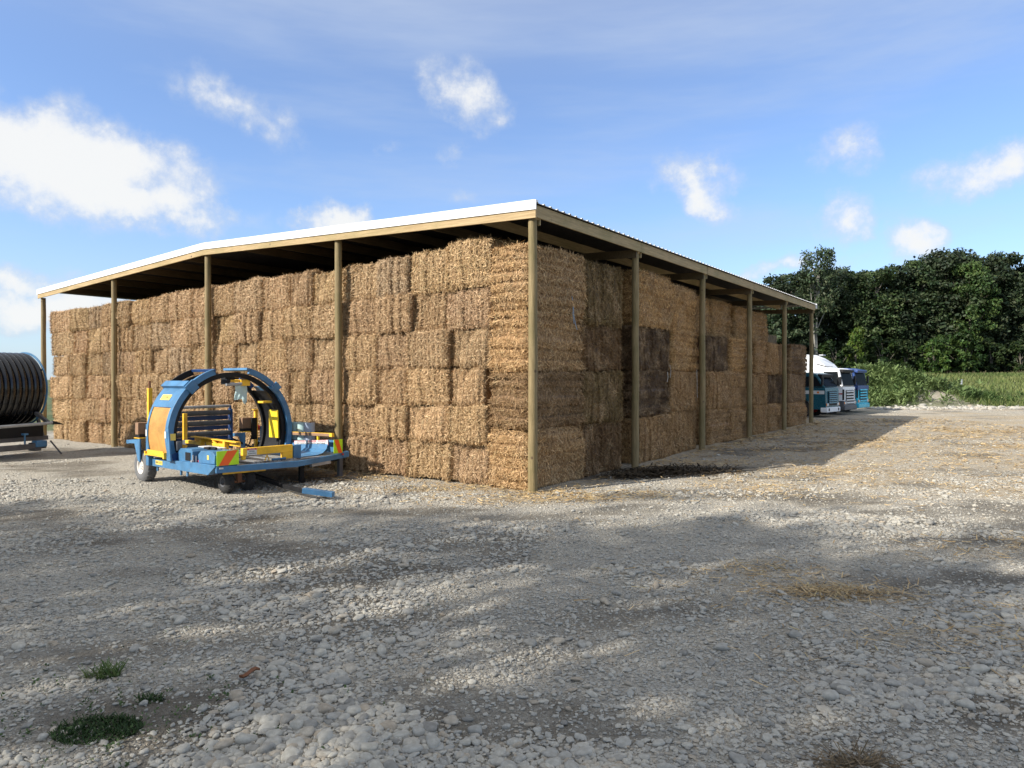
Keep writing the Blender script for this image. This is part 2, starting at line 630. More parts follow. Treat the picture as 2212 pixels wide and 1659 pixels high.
# the barn's frame: x runs along the gable towards the camera's right, y along the eave to the back
ANG = 0.6267
CX, CY = 0.5064, 17.152
BU, BV = 7.135, 5.646
HP, AP = 6.593, 0.59
cA, sA = math.cos(ANG), math.sin(ANG)


def barn_pt(x, y, z=0.0):
    return Vector((CX + x * cA + y * sA, CY - x * sA + y * cA, z))

# ------------------------------------------------------------------ ground
def g_base(x, y):
    """lie of the yard, the bank and the spoil heap"""
    x = np.asarray(x, dtype=np.float64)
    y = np.asarray(y, dtype=np.float64)
    xx, yy = np.clip(x, -60, 60), np.clip(y, -30, 62)
    z = -0.208 + 0.00828 * xx + 0.00666 * yy
    z = z + 0.10 * np.exp(-(((x - 10) / 5.5) ** 2 + ((y - 27.5) / 6.0) ** 2))
    # bank rising to the wood
    edge = 54.5 - 0.02 * (x - 38) + 5.0 * np.exp(-((x - 22) / 9.0) ** 2)
    far = sstep(0, 24, y - edge) * sstep(8, 24, x) * 2.45
    z = z + far
    z = z + 1.95 * np.exp(-(((x - 32.8) / 4.0) ** 2 + ((y - 62.5) / 4.6) ** 2)) + 0.55 * np.exp(-(((x - 36.5) / 3.0) ** 2 + ((y - 58.0) / 2.2) ** 2))
    z = z + 0.12 * np.exp(-(((x - 34) / 5) ** 2 + ((y - 55.5) / 1.1) ** 2))
    return z


def g_noise(x, y):
    near = 1.0 - sstep(30, 60, np.hypot(x, y))
    z = 0.10 * (fbm(x / 5.0, y / 5.0, 3, 3) - 0.5) + near * 0.055 * (fbm(x / 0.9 + 9, y / 0.9, 5, 3) - 0.5)
    # wheel ruts across the yard
    d = (x * 0.90 - y * 0.43) + 1.2 * np.sin(y * 0.25)
    rut = np.exp(-((d + 3.4) / 0.35) ** 2) + np.exp(-((d + 1.5) / 0.35) ** 2) + np.exp(-((y - 11.0 - 0.22 * x) / 0.4) ** 2)
    return z - 0.05 * rut * near * (0.4 + fbm(x / 1.5, y / 1.5, 8, 2))


def G(x, y):
    return g_base(x, y) + g_noise(x, y)


def Gz(x, y):
    return float(G(np.array([x]), np.array([y]))[0])


def yard_edge(x):
    """far limit of the gravel"""
    e = np.where(x > 8, 54.0 + 0.0 * x, 38.0 + 0.0 * x)
    e = np.where((x > -20) & (x <= 8), 40.0 + (x + 20) * 0.5, e)
    return e + 1.4 * (fbm(x / 4.0, x * 0 + 3.3, 21, 3) - 0.5) - 1.0 * np.exp(-((x - 44) / 5.0) ** 2)


def axis(parts):
    out = []
    for a, b, s in parts:
        n = max(1, int(round((b - a) / s)))
        out.extend(np.linspace(a, b, n, endpoint=False))
    out.append(parts[-1][1])
    return np.array(out)


gx = axis([(-2500, -300, 200), (-300, -70, 12), (-70, -30, 1.6), (-30, -13, 0.4), (-13, 13, 0.13), (13, 30, 0.4), (30, 75, 0.7), (75, 300, 12), (300, 2500, 200)])
gy = axis([(-400, -30, 30), (-30, 2, 1.2), (2, 20, 0.11), (20, 32, 0.25), (32, 92, 0.6), (92, 300, 14), (300, 3000, 200)])
XX, YY = np.meshgrid(gx, gy)
ZZ = G(XX, YY)
GV = np.stack([XX, YY, ZZ], -1).reshape(-1, 3)
nx, ny = len(gx), len(gy)
ii = np.arange(nx * ny).reshape(ny, nx)
GF = np.stack([ii[:-1, :-1], ii[:-1, 1:], ii[1:, 1:], ii[1:, :-1]], -1).reshape(-1, 4)
fc = GV[GF].mean(1)
is_yard = (fc[:, 1] < yard_edge(fc[:, 0])) & (fc[:, 0] > -46) & (fc[:, 0] < 62) & (fc[:, 1] > -26)


def bump2(x, y, cx, cy, rx, ry, ang=0.0):
    c, s = math.cos(ang), math.sin(ang)
    a, b = (x - cx) * c + (y - cy) * s, -(x - cx) * s + (y - cy) * c
    return np.exp(-((a / rx) ** 2 + (b / ry) ** 2))


# marks that lie on the ground: damp dirt (red), straw litter (green), coarse cobbles (blue)
n_a = fbm(GV[:, 0] / 2.6, GV[:, 1] / 1.5, 31, 4)
n_b = fbm(GV[:, 0] / 0.8, GV[:, 1] / 0.5, 47, 3)
n_c = fbm(GV[:, 0] / 3.1 + 5, GV[:, 1] / 1.7, 59, 4)
x_, y_ = GV[:, 0], GV[:, 1]
dirt = sstep(0.56, 0.72, n_a) * 0.75 * (0.5 + n_b)
for cx, cy, rx, ry, k in ((-2.0, 8.3, 1.6, 0.8, 0.9), (-4.6, 7.4, 1.0, 0.35, 1.0), (-3.6, 6.0, 1.0, 0.5, 0.9), (4.3, 6.0, 0.9, 0.4, 0.7), (1.7, 8.6, 1.2, 0.5, 0.8),
                          (7.6, 8.4, 1.2, 0.5, 0.8), (-1.0, 10.6, 1.6, 0.5, 0.6), (3.2, 7.2, 0.7, 0.35, 0.7), (-4.0, 21.0, 2.2, 1.2, 0.8), (-6.0, 19.0, 2.4, 1.2, 0.5),
                          (0.3, 7.4, 0.7, 0.35, 0.7), (2.6, 5.6, 0.7, 0.3, 0.6)):
    dirt = dirt + k * bump2(x_, y_, cx, cy, rx, ry, 0.2) * (0.45 + 1.1 * n_b)
for cx, cy, rx, ry, k in ((4.9, 20.5, 2.6, 0.65, 2.4), (3.4, 19.8, 1.4, 0.4, 1.4), (8.2, 26.0, 1.5, 0.5, 0.9), (12.2, 30.6, 1.8, 0.6, 0.8)):
    dirt = dirt + k * bump2(x_, y_, cx, cy, rx, ry, 0.25) * (0.4 + n_b)
litter = sstep(0.50, 0.66, n_c) * sstep(-1, 5, x_ - 0.05 * y_) * sstep(6, 10, y_) * 0.55
litter = litter + 0.62 * sstep(2, 9, x_) * sstep(13, 20, y_) * (0.3 + n_b) * (1 - sstep(44, 54, y_))
for cx, cy, rx, ry, k in ((1.2, 16.5, 2.2, 0.7, 1.2), (-1.5, 17.9, 2.6, 0.5, 1.0), (4.3, 9.2, 0.8, 0.3, 1.3), (3.6, 10.3, 0.6, 0.25, 0.9), (6.5, 8.4, 0.8, 0.3, 0.9), (-9.0, 15.6, 2.2, 0.4, 0.4),
                          (5.5, 7.6, 1.3, 0.4, 0.8), (8.0, 11.4, 1.6, 0.6, 0.6), (-4.0, 20.6, 2.4, 0.9, 0.8)):
    litter = litter + k * bump2(x_, y_, cx, cy, rx, ry, 0.1) * (0.3 + n_b)
bo = np.clip((x_ - CX) * cA - (y_ - CY) * sA, -999, 999)
bv = (x_ - CX) * sA + (y_ - CY) * cA
litter = litter + 0.6 * np.exp(-((bo - 0.2) / 0.7) ** 2) * (bv > -0.5) * (bv < 29) * (0.3 + n_b)
cobble = sstep(0.45, 0.62, fbm(x_ / 2.0 + 3, y_ / 1.3, 71, 3))
litter = litter * (1 - np.clip(dirt * 1.2, 0, 1))
GC = np.clip(np.stack([dirt, litter, cobble], -1), 0, 1)


def gravel_mat():
    m, t, bs, _ = new_mat('gravel')
    co = t.n('ShaderNodeTexCoord').outputs['Object']
    a = t.n('ShaderNodeSeparateColor', ins={0: t.n('ShaderNodeAttribute', attribute_name='Col').outputs['Color']})
    v1 = t.n('ShaderNodeTexVoronoi', ins={'Vector': co, 'Scale': 26.0, 'Randomness': 1.0})
    v2 = t.n('ShaderNodeTexVoronoi', ins={'Vector': co, 'Scale': 64.0})
    cell = t.n('ShaderNodeSeparateColor', ins={0: v1.outputs['Color']})
    cell2 = t.n('ShaderNodeSeparateColor', ins={0: v2.outputs['Color']})
    n1 = t.noise(co, 0.7, 6.0, 0.6)
    n2 = t.noise(co, 9.0, 6.0, 0.7)
    grey = t.ramp(cell.outputs[0], [(0.0, (0.27, 0.245, 0.205)), (0.5, (0.455, 0.42, 0.35)), (1.0, (0.60, 0.56, 0.475))])
    fine = t.ramp(cell2.outputs[0], [(0.0, (0.25, 0.226, 0.187)), (1.0, (0.54, 0.50, 0.42))])
    c = t.mix(t.mapr(n2, 0.42, 0.60), grey, fine)
    c = t.mix(t.mapr(n1, 0.35, 0.7, 0.0, 0.35), c, (0.46, 0.40, 0.30))
    d = t.math('MULTIPLY', a.outputs[0], t.mapr(n2, 0.25, 0.6, 0.5, 1.1), clamp=True)
    c = t.mix(t.math('MULTIPLY', d, 0.86), c, t.mix(t.mapr(n2, 0.3, 0.7), (0.055, 0.045, 0.032), (0.15, 0.125, 0.09)))
    st = t.n('ShaderNodeMapping', ins={'Vector': co, 'Scale': (5.0, 17.0, 5.0), 'Rotation': (0, 0, 0.4)})
    sn = t.noise(st.outputs[0], 4.0, 5.0, 0.7)
    l = t.math('MULTIPLY', a.outputs[1], t.mapr(sn, 0.36, 0.60, 0.05, 1.0), clamp=True)
    c = t.mix(t.math('MULTIPLY', l, 0.8), c, t.mix(t.mapr(sn, 0.4, 0.7), (0.34, 0.22, 0.10), (0.60, 0.45, 0.23)))
    t.link(c, bs.inputs['Base Color'])
    bs.inputs['Roughness'].default_value = 0.9
    bs.inputs['Specular IOR Level'].default_value = 0.25
    h = t.math('ADD', t.math('MULTIPLY', v1.outputs['Distance'], -0.8), t.math('MULTIPLY', v2.outputs['Distance'], -0.35))
    h = t.math('ADD', h, t.math('MULTIPLY', n2, 1.2))
    bp = t.n('ShaderNodeBump', ins={'Height': h, 'Strength': 1.0, 'Distance': 0.05})
    t.link(bp.outputs[0], bs.inputs['Normal'])
    return m


def turf_mat():
    m, t, bs, _ = new_mat('turf')
    co = t.n('ShaderNodeTexCoord').outputs['Object']
    n1 = t.noise(co, 0.16, 6.0, 0.6)
    n2 = t.noise(co, 3.0, 6.0, 0.7)
    c = t.mix(t.mapr(n1, 0.35, 0.65), (0.055, 0.085, 0.022), (0.115, 0.125, 0.045))
    c = t.mix(t.mapr(n2, 0.5, 0.8, 0.0, 0.5), c, (0.15, 0.13, 0.065))
    a = t.n('ShaderNodeSeparateColor', ins={0: t.n('ShaderNodeAttribute', attribute_name='Col').outputs['Color']})
    c = t.mix(t.math('MULTIPLY', a.outputs[0], 0.95, clamp=True), c, t.mix(t.mapr(n2, 0.3, 0.7), (0.26, 0.22, 0.16), (0.42, 0.38, 0.30)))
    t.link(c, bs.inputs['Base Color'])
    bs.inputs['Roughness'].default_value = 0.95
    bp = t.n('ShaderNodeBump', ins={'Height': n2, 'Strength': 1.0, 'Distance': 0.2})
    t.link(bp.outputs[0], bs.inputs['Normal'])
    return m


M['gravel'] = gravel_mat()
M['turf'] = turf_mat()


def sub_mesh(name, faces, mat, cols):
    used, inv = np.unique(faces, return_inverse=True)
    return np_mesh(name, GV[used], inv.reshape(faces.shape), mat, cols[used], smooth=True)


yard = link('gravel_yard', sub_mesh('gravel_yard', GF[is_yard], M['gravel'], GC))
tag(yard, 'pale river gravel yard in front of the barn', kind='structure')
soil = np.zeros_like(GC)
soil[:, 0] = np.clip(1.3 * bump2(x_, y_, 34.6, 57.6, 2.4, 2.0) + 1.0 * bump2(x_, y_, 29.5, 61, 1.2, 1.2) + 0.8 * sstep(1.6, 0.3, y_ - yard_edge(x_)) * (y_ > 30), 0, 1)
field = link('grass_field', sub_mesh('grass_field', GF[~is_yard], M['turf'], soil))
tag(field, 'rough grass bank and fields around the yard', kind='structure')


# ------------------------------------------------------------------ stones
def stone_mesh(seed):
    rs = np.random.RandomState(seed)
    bm = bmesh.new()
    bmesh.ops.create_icosphere(bm, subdivisions=2, radius=0.5)
    ph = rs.uniform(0, 6.28, (3, 3))
    fr = rs.uniform(1.5, 4.0, (3, 3))
    for v in bm.verts:
        p = np.array(v.co)
        k = 1 + 0.09 * sum(math.sin(float(fr[i] @ p) * 2 + ph[i, 0]) for i in range(3)) / 1.5
        q = np.sign(p) * np.abs(p / 0.5) ** 0.86 * 0.5
        v.co = Vector(q * k)
    me = bpy.data.meshes.new('stone')
    bm.to_mesh(me)
    bm.free()
    me.polygons.foreach_set('use_smooth', [True] * len(me.polygons))
    return me


def stone_mat():
    m, t, bs, _ = new_mat('river_stone')
    r = t.n('ShaderNodeObjectInfo').outputs['Random']
    c = t.ramp(r, [(0.0, (0.24, 0.227, 0.20)), (0.25, (0.365, 0.348, 0.305)), (0.55, (0.41, 0.388, 0.335)), (0.8, (0.45, 0.422, 0.355)), (0.93, (0.36, 0.30, 0.225)), (1.0, (0.50, 0.47, 0.40))])
    co = t.n('ShaderNodeTexCoord').outputs['Object']
    n = t.noise(co, 3.0, 6.0, 0.65)
    c = t.mix(1.0, c, t.mix(t.mapr(n, 0.3, 0.7), (0.80, 0.79, 0.77), (1.08, 1.08, 1.08)), 'MULTIPLY')
    t.link(c, bs.inputs['Base Color'])
    bs.inputs['Roughness'].default_value = 0.82
    bs.inputs['Specular IOR Level'].default_value = 0.3
    return m


M['stone'] = stone_mat()
STONES = [stone_mesh(i) for i in range(5)]
for me in STONES:
    me.materials.append(M['stone'])


def in_barn(x, y, pad=0.15):
    a = (x - CX) * cA - (y - CY) * sA
    b = (x - CX) * sA + (y - CY) * cA
    return (a < 0.2 + pad) & (b > -pad) & (a > -29) & (b < 29)


rs = np.random.RandomState(5)
px_, py_, ps_ = [], [], []
for y0, y1, per, med, sig, mn in ((3.6, 6.5, 1900, 0.027, 0.55, 0.012), (6.5, 9.5, 1150, 0.027, 0.55, 0.014), (9.5, 14, 480, 0.029, 0.52, 0.018), (14, 20, 150, 0.033, 0.45, 0.022), (20, 30, 20, 0.038, 0.35, 0.03), (30, 52, 1, 0.06, 0.35, 0.05)):
    x0, x1 = -0.78 * y1 - 2.2, 0.78 * y1 + 2.2
    n = int((x1 - x0) * (y1 - y0) * per)
    x = rs.uniform(x0, x1, n)
    y = rs.uniform(y0, y1, n)
    co_ = fbm(x / 2.0 + 3, y / 1.3, 71, 3)
    di = sstep(0.56, 0.72, fbm(x / 2.6, y / 1.5, 31, 4))
    fl = fbm(x / 0.7, y / 0.5, 91, 2)
    keep = rs.uniform(0, 1, n) < np.clip(0.74 + 0.45 * sstep(0.42, 0.60, co_) - 0.42 * di + 0.6 * (fl - 0.5), 0.12, 1)
    keep &= ~in_barn(x, y) & (np.abs(x) < 0.78 * y + 2.2) & (y < yard_edge(x))
    for cx, cy, rx, ry, k in ((-4.6, 7.4, 1.0, 0.35, 1.0), (-3.6, 6.0, 0.9, 0.42, 1.0), (1.7, 8.6, 1.0, 0.4, 0.8), (4.9, 20.5, 2.6, 0.7, 1.0), (-2.0, 8.3, 1.2, 0.5, .6), (4.3, 6.0, 0.8, 0.35, 0.7)):
        keep &= rs.uniform(0, 1, n) > k * bump2(x, y, cx, cy, rx, ry, 0.2)
    s = np.maximum(mn, med * np.exp(rs.normal(0, sig, n)) * (0.74 + 0.42 * sstep(0.45, 0.66, co_)))
    s = np.minimum(s, 0.14)
    px_.append(x[keep]); py_.append(y[keep]); ps_.append(s[keep])
sx, sy, ss = np.concatenate(px_), np.concatenate(py_), np.concatenate(ps_)
# the windrow of stones before the bale wrapper
n = 420
ex = rs.normal(-4.6, 1.3, n); ey = 16.2 + 0.12 * (ex + 4.6) + rs.normal(0, 0.35, n)
sx, sy, ss = np.append(sx, ex), np.append(sy, ey), np.append(ss, 0.06 * np.exp(rs.normal(0, 0.45, n)))
n = 900                                              # the pale rubble at the foot of the spoil heap
ex = rs.uniform(27.5, 46, n); ey = yard_edge(ex) + rs.normal(0.1, 0.7, n) - 0.3
sx, sy, ss = np.append(sx, ex), np.append(sy, ey), np.append(ss, 0.14 * np.exp(rs.normal(0, 0.45, n)))
order = np.argsort(-(ss / np.maximum(sy, 1)) * ((np.abs(sx) < 0.74 * sy) & (sy > 5.2)))
big, rest = order[:300], order[300:]
sz = G(sx, sy)
for j, i in enumerate(big):
    flat = rs.uniform(0.42, 0.72)
    s = float(ss[i])
    link('stone', STONES[j % 5], yard, (sx[i], sy[i], sz[i] + s * flat * 0.22), (rs.uniform(-.25, .25), rs.uniform(-.25, .25), rs.uniform(0, 6.28)),
         (s * rs.uniform(1.0, 1.35), s * rs.uniform(0.75, 1.0), s * flat))


def gravel_group():
    g = bpy.data.node_groups.new('gravel_scatter', 'GeometryNodeTree')
    g.interface.new_socket('Geometry', in_out='INPUT', socket_type='NodeSocketGeometry')
    g.interface.new_socket('Geometry', in_out='OUTPUT', socket_type='NodeSocketGeometry')
    N, L = g.nodes, g.links
    gi, go, jn = N.new('NodeGroupInput'), N.new('NodeGroupOutput'), N.new('GeometryNodeJoinGeometry')

    def attr(nm, ty):
        a = N.new('GeometryNodeInputNamedAttribute')
        a.data_type = ty
        a.inputs['Name'].default_value = nm
        return a.outputs[0]
    rot, scl, var = attr('rot', 'FLOAT_VECTOR'), attr('scl', 'FLOAT_VECTOR'), attr('var', 'INT')
    for k in range(3):
        ico = N.new('GeometryNodeMeshIcoSphere')
        ico.inputs['Radius'].default_value = 0.5
        ico.inputs['Subdivisions'].default_value = 2
        nz = N.new('ShaderNodeTexNoise')
        nz.noise_dimensions = '4D'
        nz.inputs['W'].default_value = 3.7 * k
        nz.inputs['Scale'].default_value = 1.6
        nz.inputs['Detail'].default_value = 1.0
        sub = N.new('ShaderNodeVectorMath')
        sub.operation = 'SUBTRACT'
        sub.inputs[1].default_value = (0.5, 0.5, 0.5)
        mul = N.new('ShaderNodeVectorMath')
        mul.operation = 'MULTIPLY'
        mul.inputs[1].default_value = (0.7, 0.7, 0.7)
        L.new(nz.outputs['Color'], sub.inputs[0])
        L.new(sub.outputs[0], mul.inputs[0])
        sp = N.new('GeometryNodeSetPosition')
        L.new(ico.outputs[0], sp.inputs['Geometry'])
        L.new(mul.outputs[0], sp.inputs['Offset'])
        sm = N.new('GeometryNodeSetShadeSmooth')
        L.new(sp.outputs[0], sm.inputs[0])
        mt = N.new('GeometryNodeSetMaterial')
        mt.inputs['Material'].default_value = M['stone']
        L.new(sm.outputs[0], mt.inputs[0])
        cmp = N.new('FunctionNodeCompare')
        cmp.data_type = 'INT'
        cmp.operation = 'EQUAL'
        L.new(var, cmp.inputs[2])
        cmp.inputs[3].default_value = k
        ip = N.new('GeometryNodeInstanceOnPoints')
        L.new(gi.outputs[0], ip.inputs['Points'])
        L.new(cmp.outputs[0], ip.inputs['Selection'])
        L.new(mt.outputs[0], ip.inputs['Instance'])
        L.new(rot, ip.inputs['Rotation'])
        L.new(scl, ip.inputs['Scale'])
        L.new(ip.outputs[0], jn.inputs[0])
    L.new(jn.outputs[0], go.inputs[0])
    return g


me = bpy.data.meshes.new('gravel')
nr = len(rest)
flat = rs.uniform(0.4, 0.75, nr)
s = ss[rest]
me.vertices.add(nr)
me.vertices.foreach_set('co', np.stack([sx[rest], sy[rest], sz[rest] + s * flat * 0.2], -1).astype(np.float32).ravel())
for nm, arr in (('rot', np.stack([rs.uniform(-.3, .3, nr), rs.uniform(-.3, .3, nr), rs.uniform(0, 6.28, nr)], -1)), ('scl', np.stack([s * rs.uniform(1.0, 1.4, nr), s * rs.uniform(.7, 1.0, nr), s * flat], -1))):
    at = me.attributes.new(nm, 'FLOAT_VECTOR', 'POINT')
    at.data.foreach_set('vector', arr.astype(np.float32).ravel())
at = me.attributes.new('var', 'INT', 'POINT')
at.data.foreach_set('value', rs.randint(0, 3, nr).astype(np.int32))
grav = link('gravel', me, yard)
tag(grav, 'loose grey river pebbles covering the yard', kind='stuff')
md = grav.modifiers.new('scatter', 'NODES')
md.node_group = gravel_group()
print('pebbles', nr)


# ------------------------------------------------------------------ strips of straw, grass and leaves
def blades(P, T, N, L, W, lift, curl=0.0):
    """quads lying at P along T, raised at the tip along N; arrays of vectors and sizes"""
    S = np.cross(N, T)
    S /= np.linalg.norm(S, axis=1, keepdims=True) + 1e-9
    a = P
    b = P + T * L[:, None] + N * lift[:, None]
    w = S * (W[:, None] / 2)
    V = np.stack([a - w, a + w, b + w * 0.8, b - w * 0.8], 1).reshape(-1, 3)
    F = np.arange(len(P) * 4).reshape(-1, 4)
    return V, F


def straw_cols(n, rs, lo=(0.25, 0.142, 0.058), hi=(0.92, 0.65, 0.37)):
    k = rs.beta(1.5, 2.2, n)[:, None]
    c = np.array(lo) * (1 - k) + np.array(hi) * k
    c *= rs.uniform(0.85, 1.15, (n, 1))
    g = rs.uniform(0, 1, n) < 0.12
    c[g] *= np.array([0.86, 0.95, 0.95])
    return c


def scatter_litter():
    rs = np.random.RandomState(77)
    n = 260000
    x = rs.uniform(-14, 26, n)
    y = 5 + 38 * rs.uniform(0, 1, n) ** 1.4
    n_b = fbm(x / 0.8, y / 0.5, 47, 3)
    n_c = fbm(x / 3.1 + 5, y / 1.7, 59, 4)
    l = sstep(0.50, 0.66, n_c) * sstep(-1, 5, x - 0.05 * y) * sstep(6, 10, y) * 0.22
    l = l + 0.25 * sstep(2, 9, x) * sstep(13, 20, y) * (0.3 + n_b)
    for cx, cy, rx, ry, k in ((1.2, 16.4, 2.4, 0.7, 1.6), (-1.5, 17.9, 2.6, 0.5, 1.2), (4.3, 9.2, 0.8, 0.3, 2.2), (3.6, 10.3, 0.6, 0.25, 1.4), (6.5, 8.4, 0.8, 0.3, 1.4), (5.5, 7.6, 1.3, 0.4, 0.9),
                              (8.0, 11.4, 1.6, 0.6, 0.6), (-4.0, 20.6, 2.4, 0.9, 0.8)):
        l = l + k * bump2(x, y, cx, cy, rx, ry, 0.1) * (0.3 + n_b)
    a = (x - CX) * cA - (y - CY) * sA
    b = (x - CX) * sA + (y - CY) * cA
    l = l + 0.7 * np.exp(-((a - 0.1) / 0.6) ** 2) * (b > -0.5) * (b < 29) * (0.3 + n_b)
    l = l + 0.9 * np.exp(-((b + 0.1) / 0.4) ** 2) * (a < 0.4) * (a > -26) * (0.3 + n_b)
    l = l * (1 - 0.9 * np.clip(2 * bump2(x, y, 4.9, 20.5, 2.6, 0.65, 0.25), 0, 1))
    keep = (rs.uniform(0, 1, n) < l * 0.8) & ~in_barn(x, y, -0.1)
    x, y = x[keep], y[keep]
    n = len(x)
    an = rs.uniform(0, 6.28, n)
    T = np.stack([np.cos(an), np.sin(an), np.zeros(n)], -1)
    N = np.stack([rs.normal(0, .3, n), rs.normal(0, .3, n), np.ones(n)], -1)
    N /= np.linalg.norm(N, axis=1, keepdims=True)
    P = np.stack([x, y, G(x, y) + rs.uniform(0.008, 0.045, n)], -1)
    V, F = blades(P, T, N, rs.uniform(0.08, 0.26, n), 0.007 + 0.0008 * y * rs.uniform(0.6, 1.2, n), rs.uniform(-0.01, 0.05, n))
    c = np.repeat(straw_cols(n, rs, (0.30, 0.19, 0.08), (0.70, 0.52, 0.27)), 4, 0)
    o = link('loose_straw', np_mesh('loose_straw', V, F, M['straw_loose'], c))
    tag(o, 'loose straw stalks littering the gravel', kind='stuff')
    print('litter', n)


scatter_litter()


# ------------------------------------------------------------------ the hay barn
barn = thing('hay_barn', 'open pole barn with white steel roof stacked full of straw bales', 'barn', (CX, CY, 0), -ANG)
RISE = AP / (2 * BU)


def roof_z(u):
    return (u if u <= 2 * BU else 4 * BU - u) * RISE


def pole(x, y, top, seed):
    r = random.Random(seed)
    w = barn_pt(x, y)
    z0 = Gz(w.x, w.y) - 0.25
    prof = []
    for i in range(9):
        k = i / 8.0
        prof.append((z0 + (top - z0) * k, 0.118 - 0.012 * k + r.uniform(-0.003, 0.003)))
    b = MB().tube([(x + r.uniform(-.006, .006), y + r.uniform(-.006, .006), z) for z, _ in prof], [q for _, q in prof], 16)
    return b.build('post', M['post'], barn, smooth=True)


for k in range(6):
    pole(0, BV * k, HP, k)
for k in range(1, 5):
    pole(-BU * k, 0, HP + roof_z(BU * k) + 0.02, 20 + k)
OV = 0.20
for sgn, (u0, u1) in enumerate(((-OV, 2 * BU), (2 * BU, 4 * BU + OV))):
    n = 2
    for j in range(n):                                 # timber rafter carried across the gable posts
        a, b = u0 + (u1 - u0) * j / n, u0 + (u1 - u0) * (j + 1) / n
        za, zb = HP + (a if sgn == 0 else 4 * BU - a) * RISE, HP + (b if sgn == 0 else 4 * BU - b) * RISE
        MB().prism([(-a, za), (-b, zb), (-b, zb + 0.21), (-a, za + 0.21)], lambda p, q, d: (p, d, q), -0.175, -0.122).build('barge_board', M['board_x'], barn, 0.004)
    za, zb = HP + (u0 if sgn == 0 else 4 * BU - u0) * RISE, HP + (u1 if sgn == 0 else 4 * BU - u1) * RISE
    MB().prism([(-u0 + 0.03 * (sgn == 0), za + 0.195), (-u1 - 0.03 * (sgn == 1), zb + 0.195), (-u1 - 0.03 * (sgn == 1), zb + 0.425), (-u0 + 0.03 * (sgn == 0), za + 0.425)], lambda p, q, d: (p, d, q), -0.205, -0.179).build('barge_flashing', M['white'], barn, 0.004)
    MB().prism([(-u0, za + 0.427), (-u1, zb + 0.427), (-u1, zb + 0.434), (-u0, za + 0.434)], lambda p, q, d: (p, d, q), -0.205, -0.02).build('barge_cap', M['white'], barn)
VL = 5 * BV
for k in range(5):                                     # eave fascia, one board to a bay
    MB().bx(0.125, 0.172, -0.12 + BV * k + (0.0 if k == 0 else 0.124), BV * (k + 1) + 0.120, HP + 0.02, HP + 0.315).build('fascia_board', M['board_y'], barn, 0.004)
for k in range(6):
    y = BV * k
    # rafters from post to ridge and down the far side, packing blocks at the pole tops
    for s_, (u0, u1) in enumerate(((-0.11, 2 * BU - 0.03), (2 * BU + 0.03, 4 * BU))):
        if k == 0:
            continue
        za, zb = HP + (u0 if s_ == 0 else 4 * BU - u0) * RISE, HP + (u1 if s_ == 0 else 4 * BU - u1) * RISE
        MB().prism([(-u0, za - 0.16), (-u1, zb - 0.16), (-u1, zb + 0.08), (-u0, za + 0.08)], lambda p, q, d: (p, d, q), y - 0.17, y - 0.121).build('rafter', M['board_shade'], barn)
    MB().bx(0.055, 0.125, y + 0.122, y + 0.165, HP - 0.13, HP + 0.16).build('packing_block', M['board_y'], barn, 0.003)
    MB().bx(0.07, 0.122, y - 0.10, y + 0.10, HP - 0.005, HP + 0.30).build('packing_block', M['board_y'], barn, 0.003)
u = 1.75
while u < 4 * BU - 0.5:                                # purlins parallel to the eave
    if abs(u - 2 * BU) > 0.4:
        z = HP + roof_z(u)
        MB().bx(-u - 0.024, -u + 0.024, -0.11, VL + 0.1, z + 0.085, z + 0.345).build('purlin', M['board_y'] if u < 2 else M['board_shade'], barn)
    u += 1.78


def roof_sheet(u0, u1, side):
    """trapezoid-ribbed steel, ribs running from eave to ridge"""
    b = MB()
    ys, hs = [], []
    y = -0.19
    while y < VL + 0.25:
        for dy, h in ((0.0, 0.0), (0.03, 0.034), (0.06, 0.034), (0.09, 0.0)):
            ys.append(y + dy)
            hs.append(h)
        y += 0.305
    zf = lambda q: HP + (q if side == 0 else 4 * BU - q) * RISE + 0.352
    n = len(ys)
    vs = [(-u0, yy, zf(u0) + h) for yy, h in zip(ys, hs)] + [(-u1, yy, zf(u1) + h) for yy, h in zip(ys, hs)]
    b.add(vs, [(i, i + 1, n + i + 1, n + i) for i in range(n - 1)])
    o = b.build('roof_sheet', M['roof'], barn)
    o.modifiers.new('thick', 'SOLIDIFY').thickness = 0.004
    MB().prism([(-u0 - (0.04 if side == 0 else 0), zf(u0) - 0.006), (-u1 + (0.04 if side else 0), zf(u1) - 0.006), (-u1 + (0.04 if side else 0), zf(u1) - 0.002), (-u0 - (0.04 if side == 0 else 0), zf(u0) - 0.002)], lambda p, q, d: (p, d, q), -0.17, VL + 0.17).build('roof_shade_sheet', M['under'], barn)
    return o


roof_sheet(-0.24, 2 * BU, 0)
roof_sheet(2 * BU, 4 * BU + 0.24, 1)
zr = HP + roof_z(2 * BU) + 0.40
MB().prism([(-2 * BU - 0.22, zr - 0.012), (-2 * BU, zr + 0.012), (-2 * BU + 0.22, zr - 0.012), (-2 * BU, zr + 0.006)], lambda p, q, d: (p, d, q), -0.19, VL + 0.2).build('ridge_cap', M['white'], barn)
MB().bx(0.176, 0.26, VL + 0.125, VL + 0.21, HP + 0.12, HP + 0.40).bx(-28.6, 0.176, VL + 0.18, VL + 0.21, HP + 0.30, HP + 0.40).build('end_flashing', M['white'], barn, 0.003)


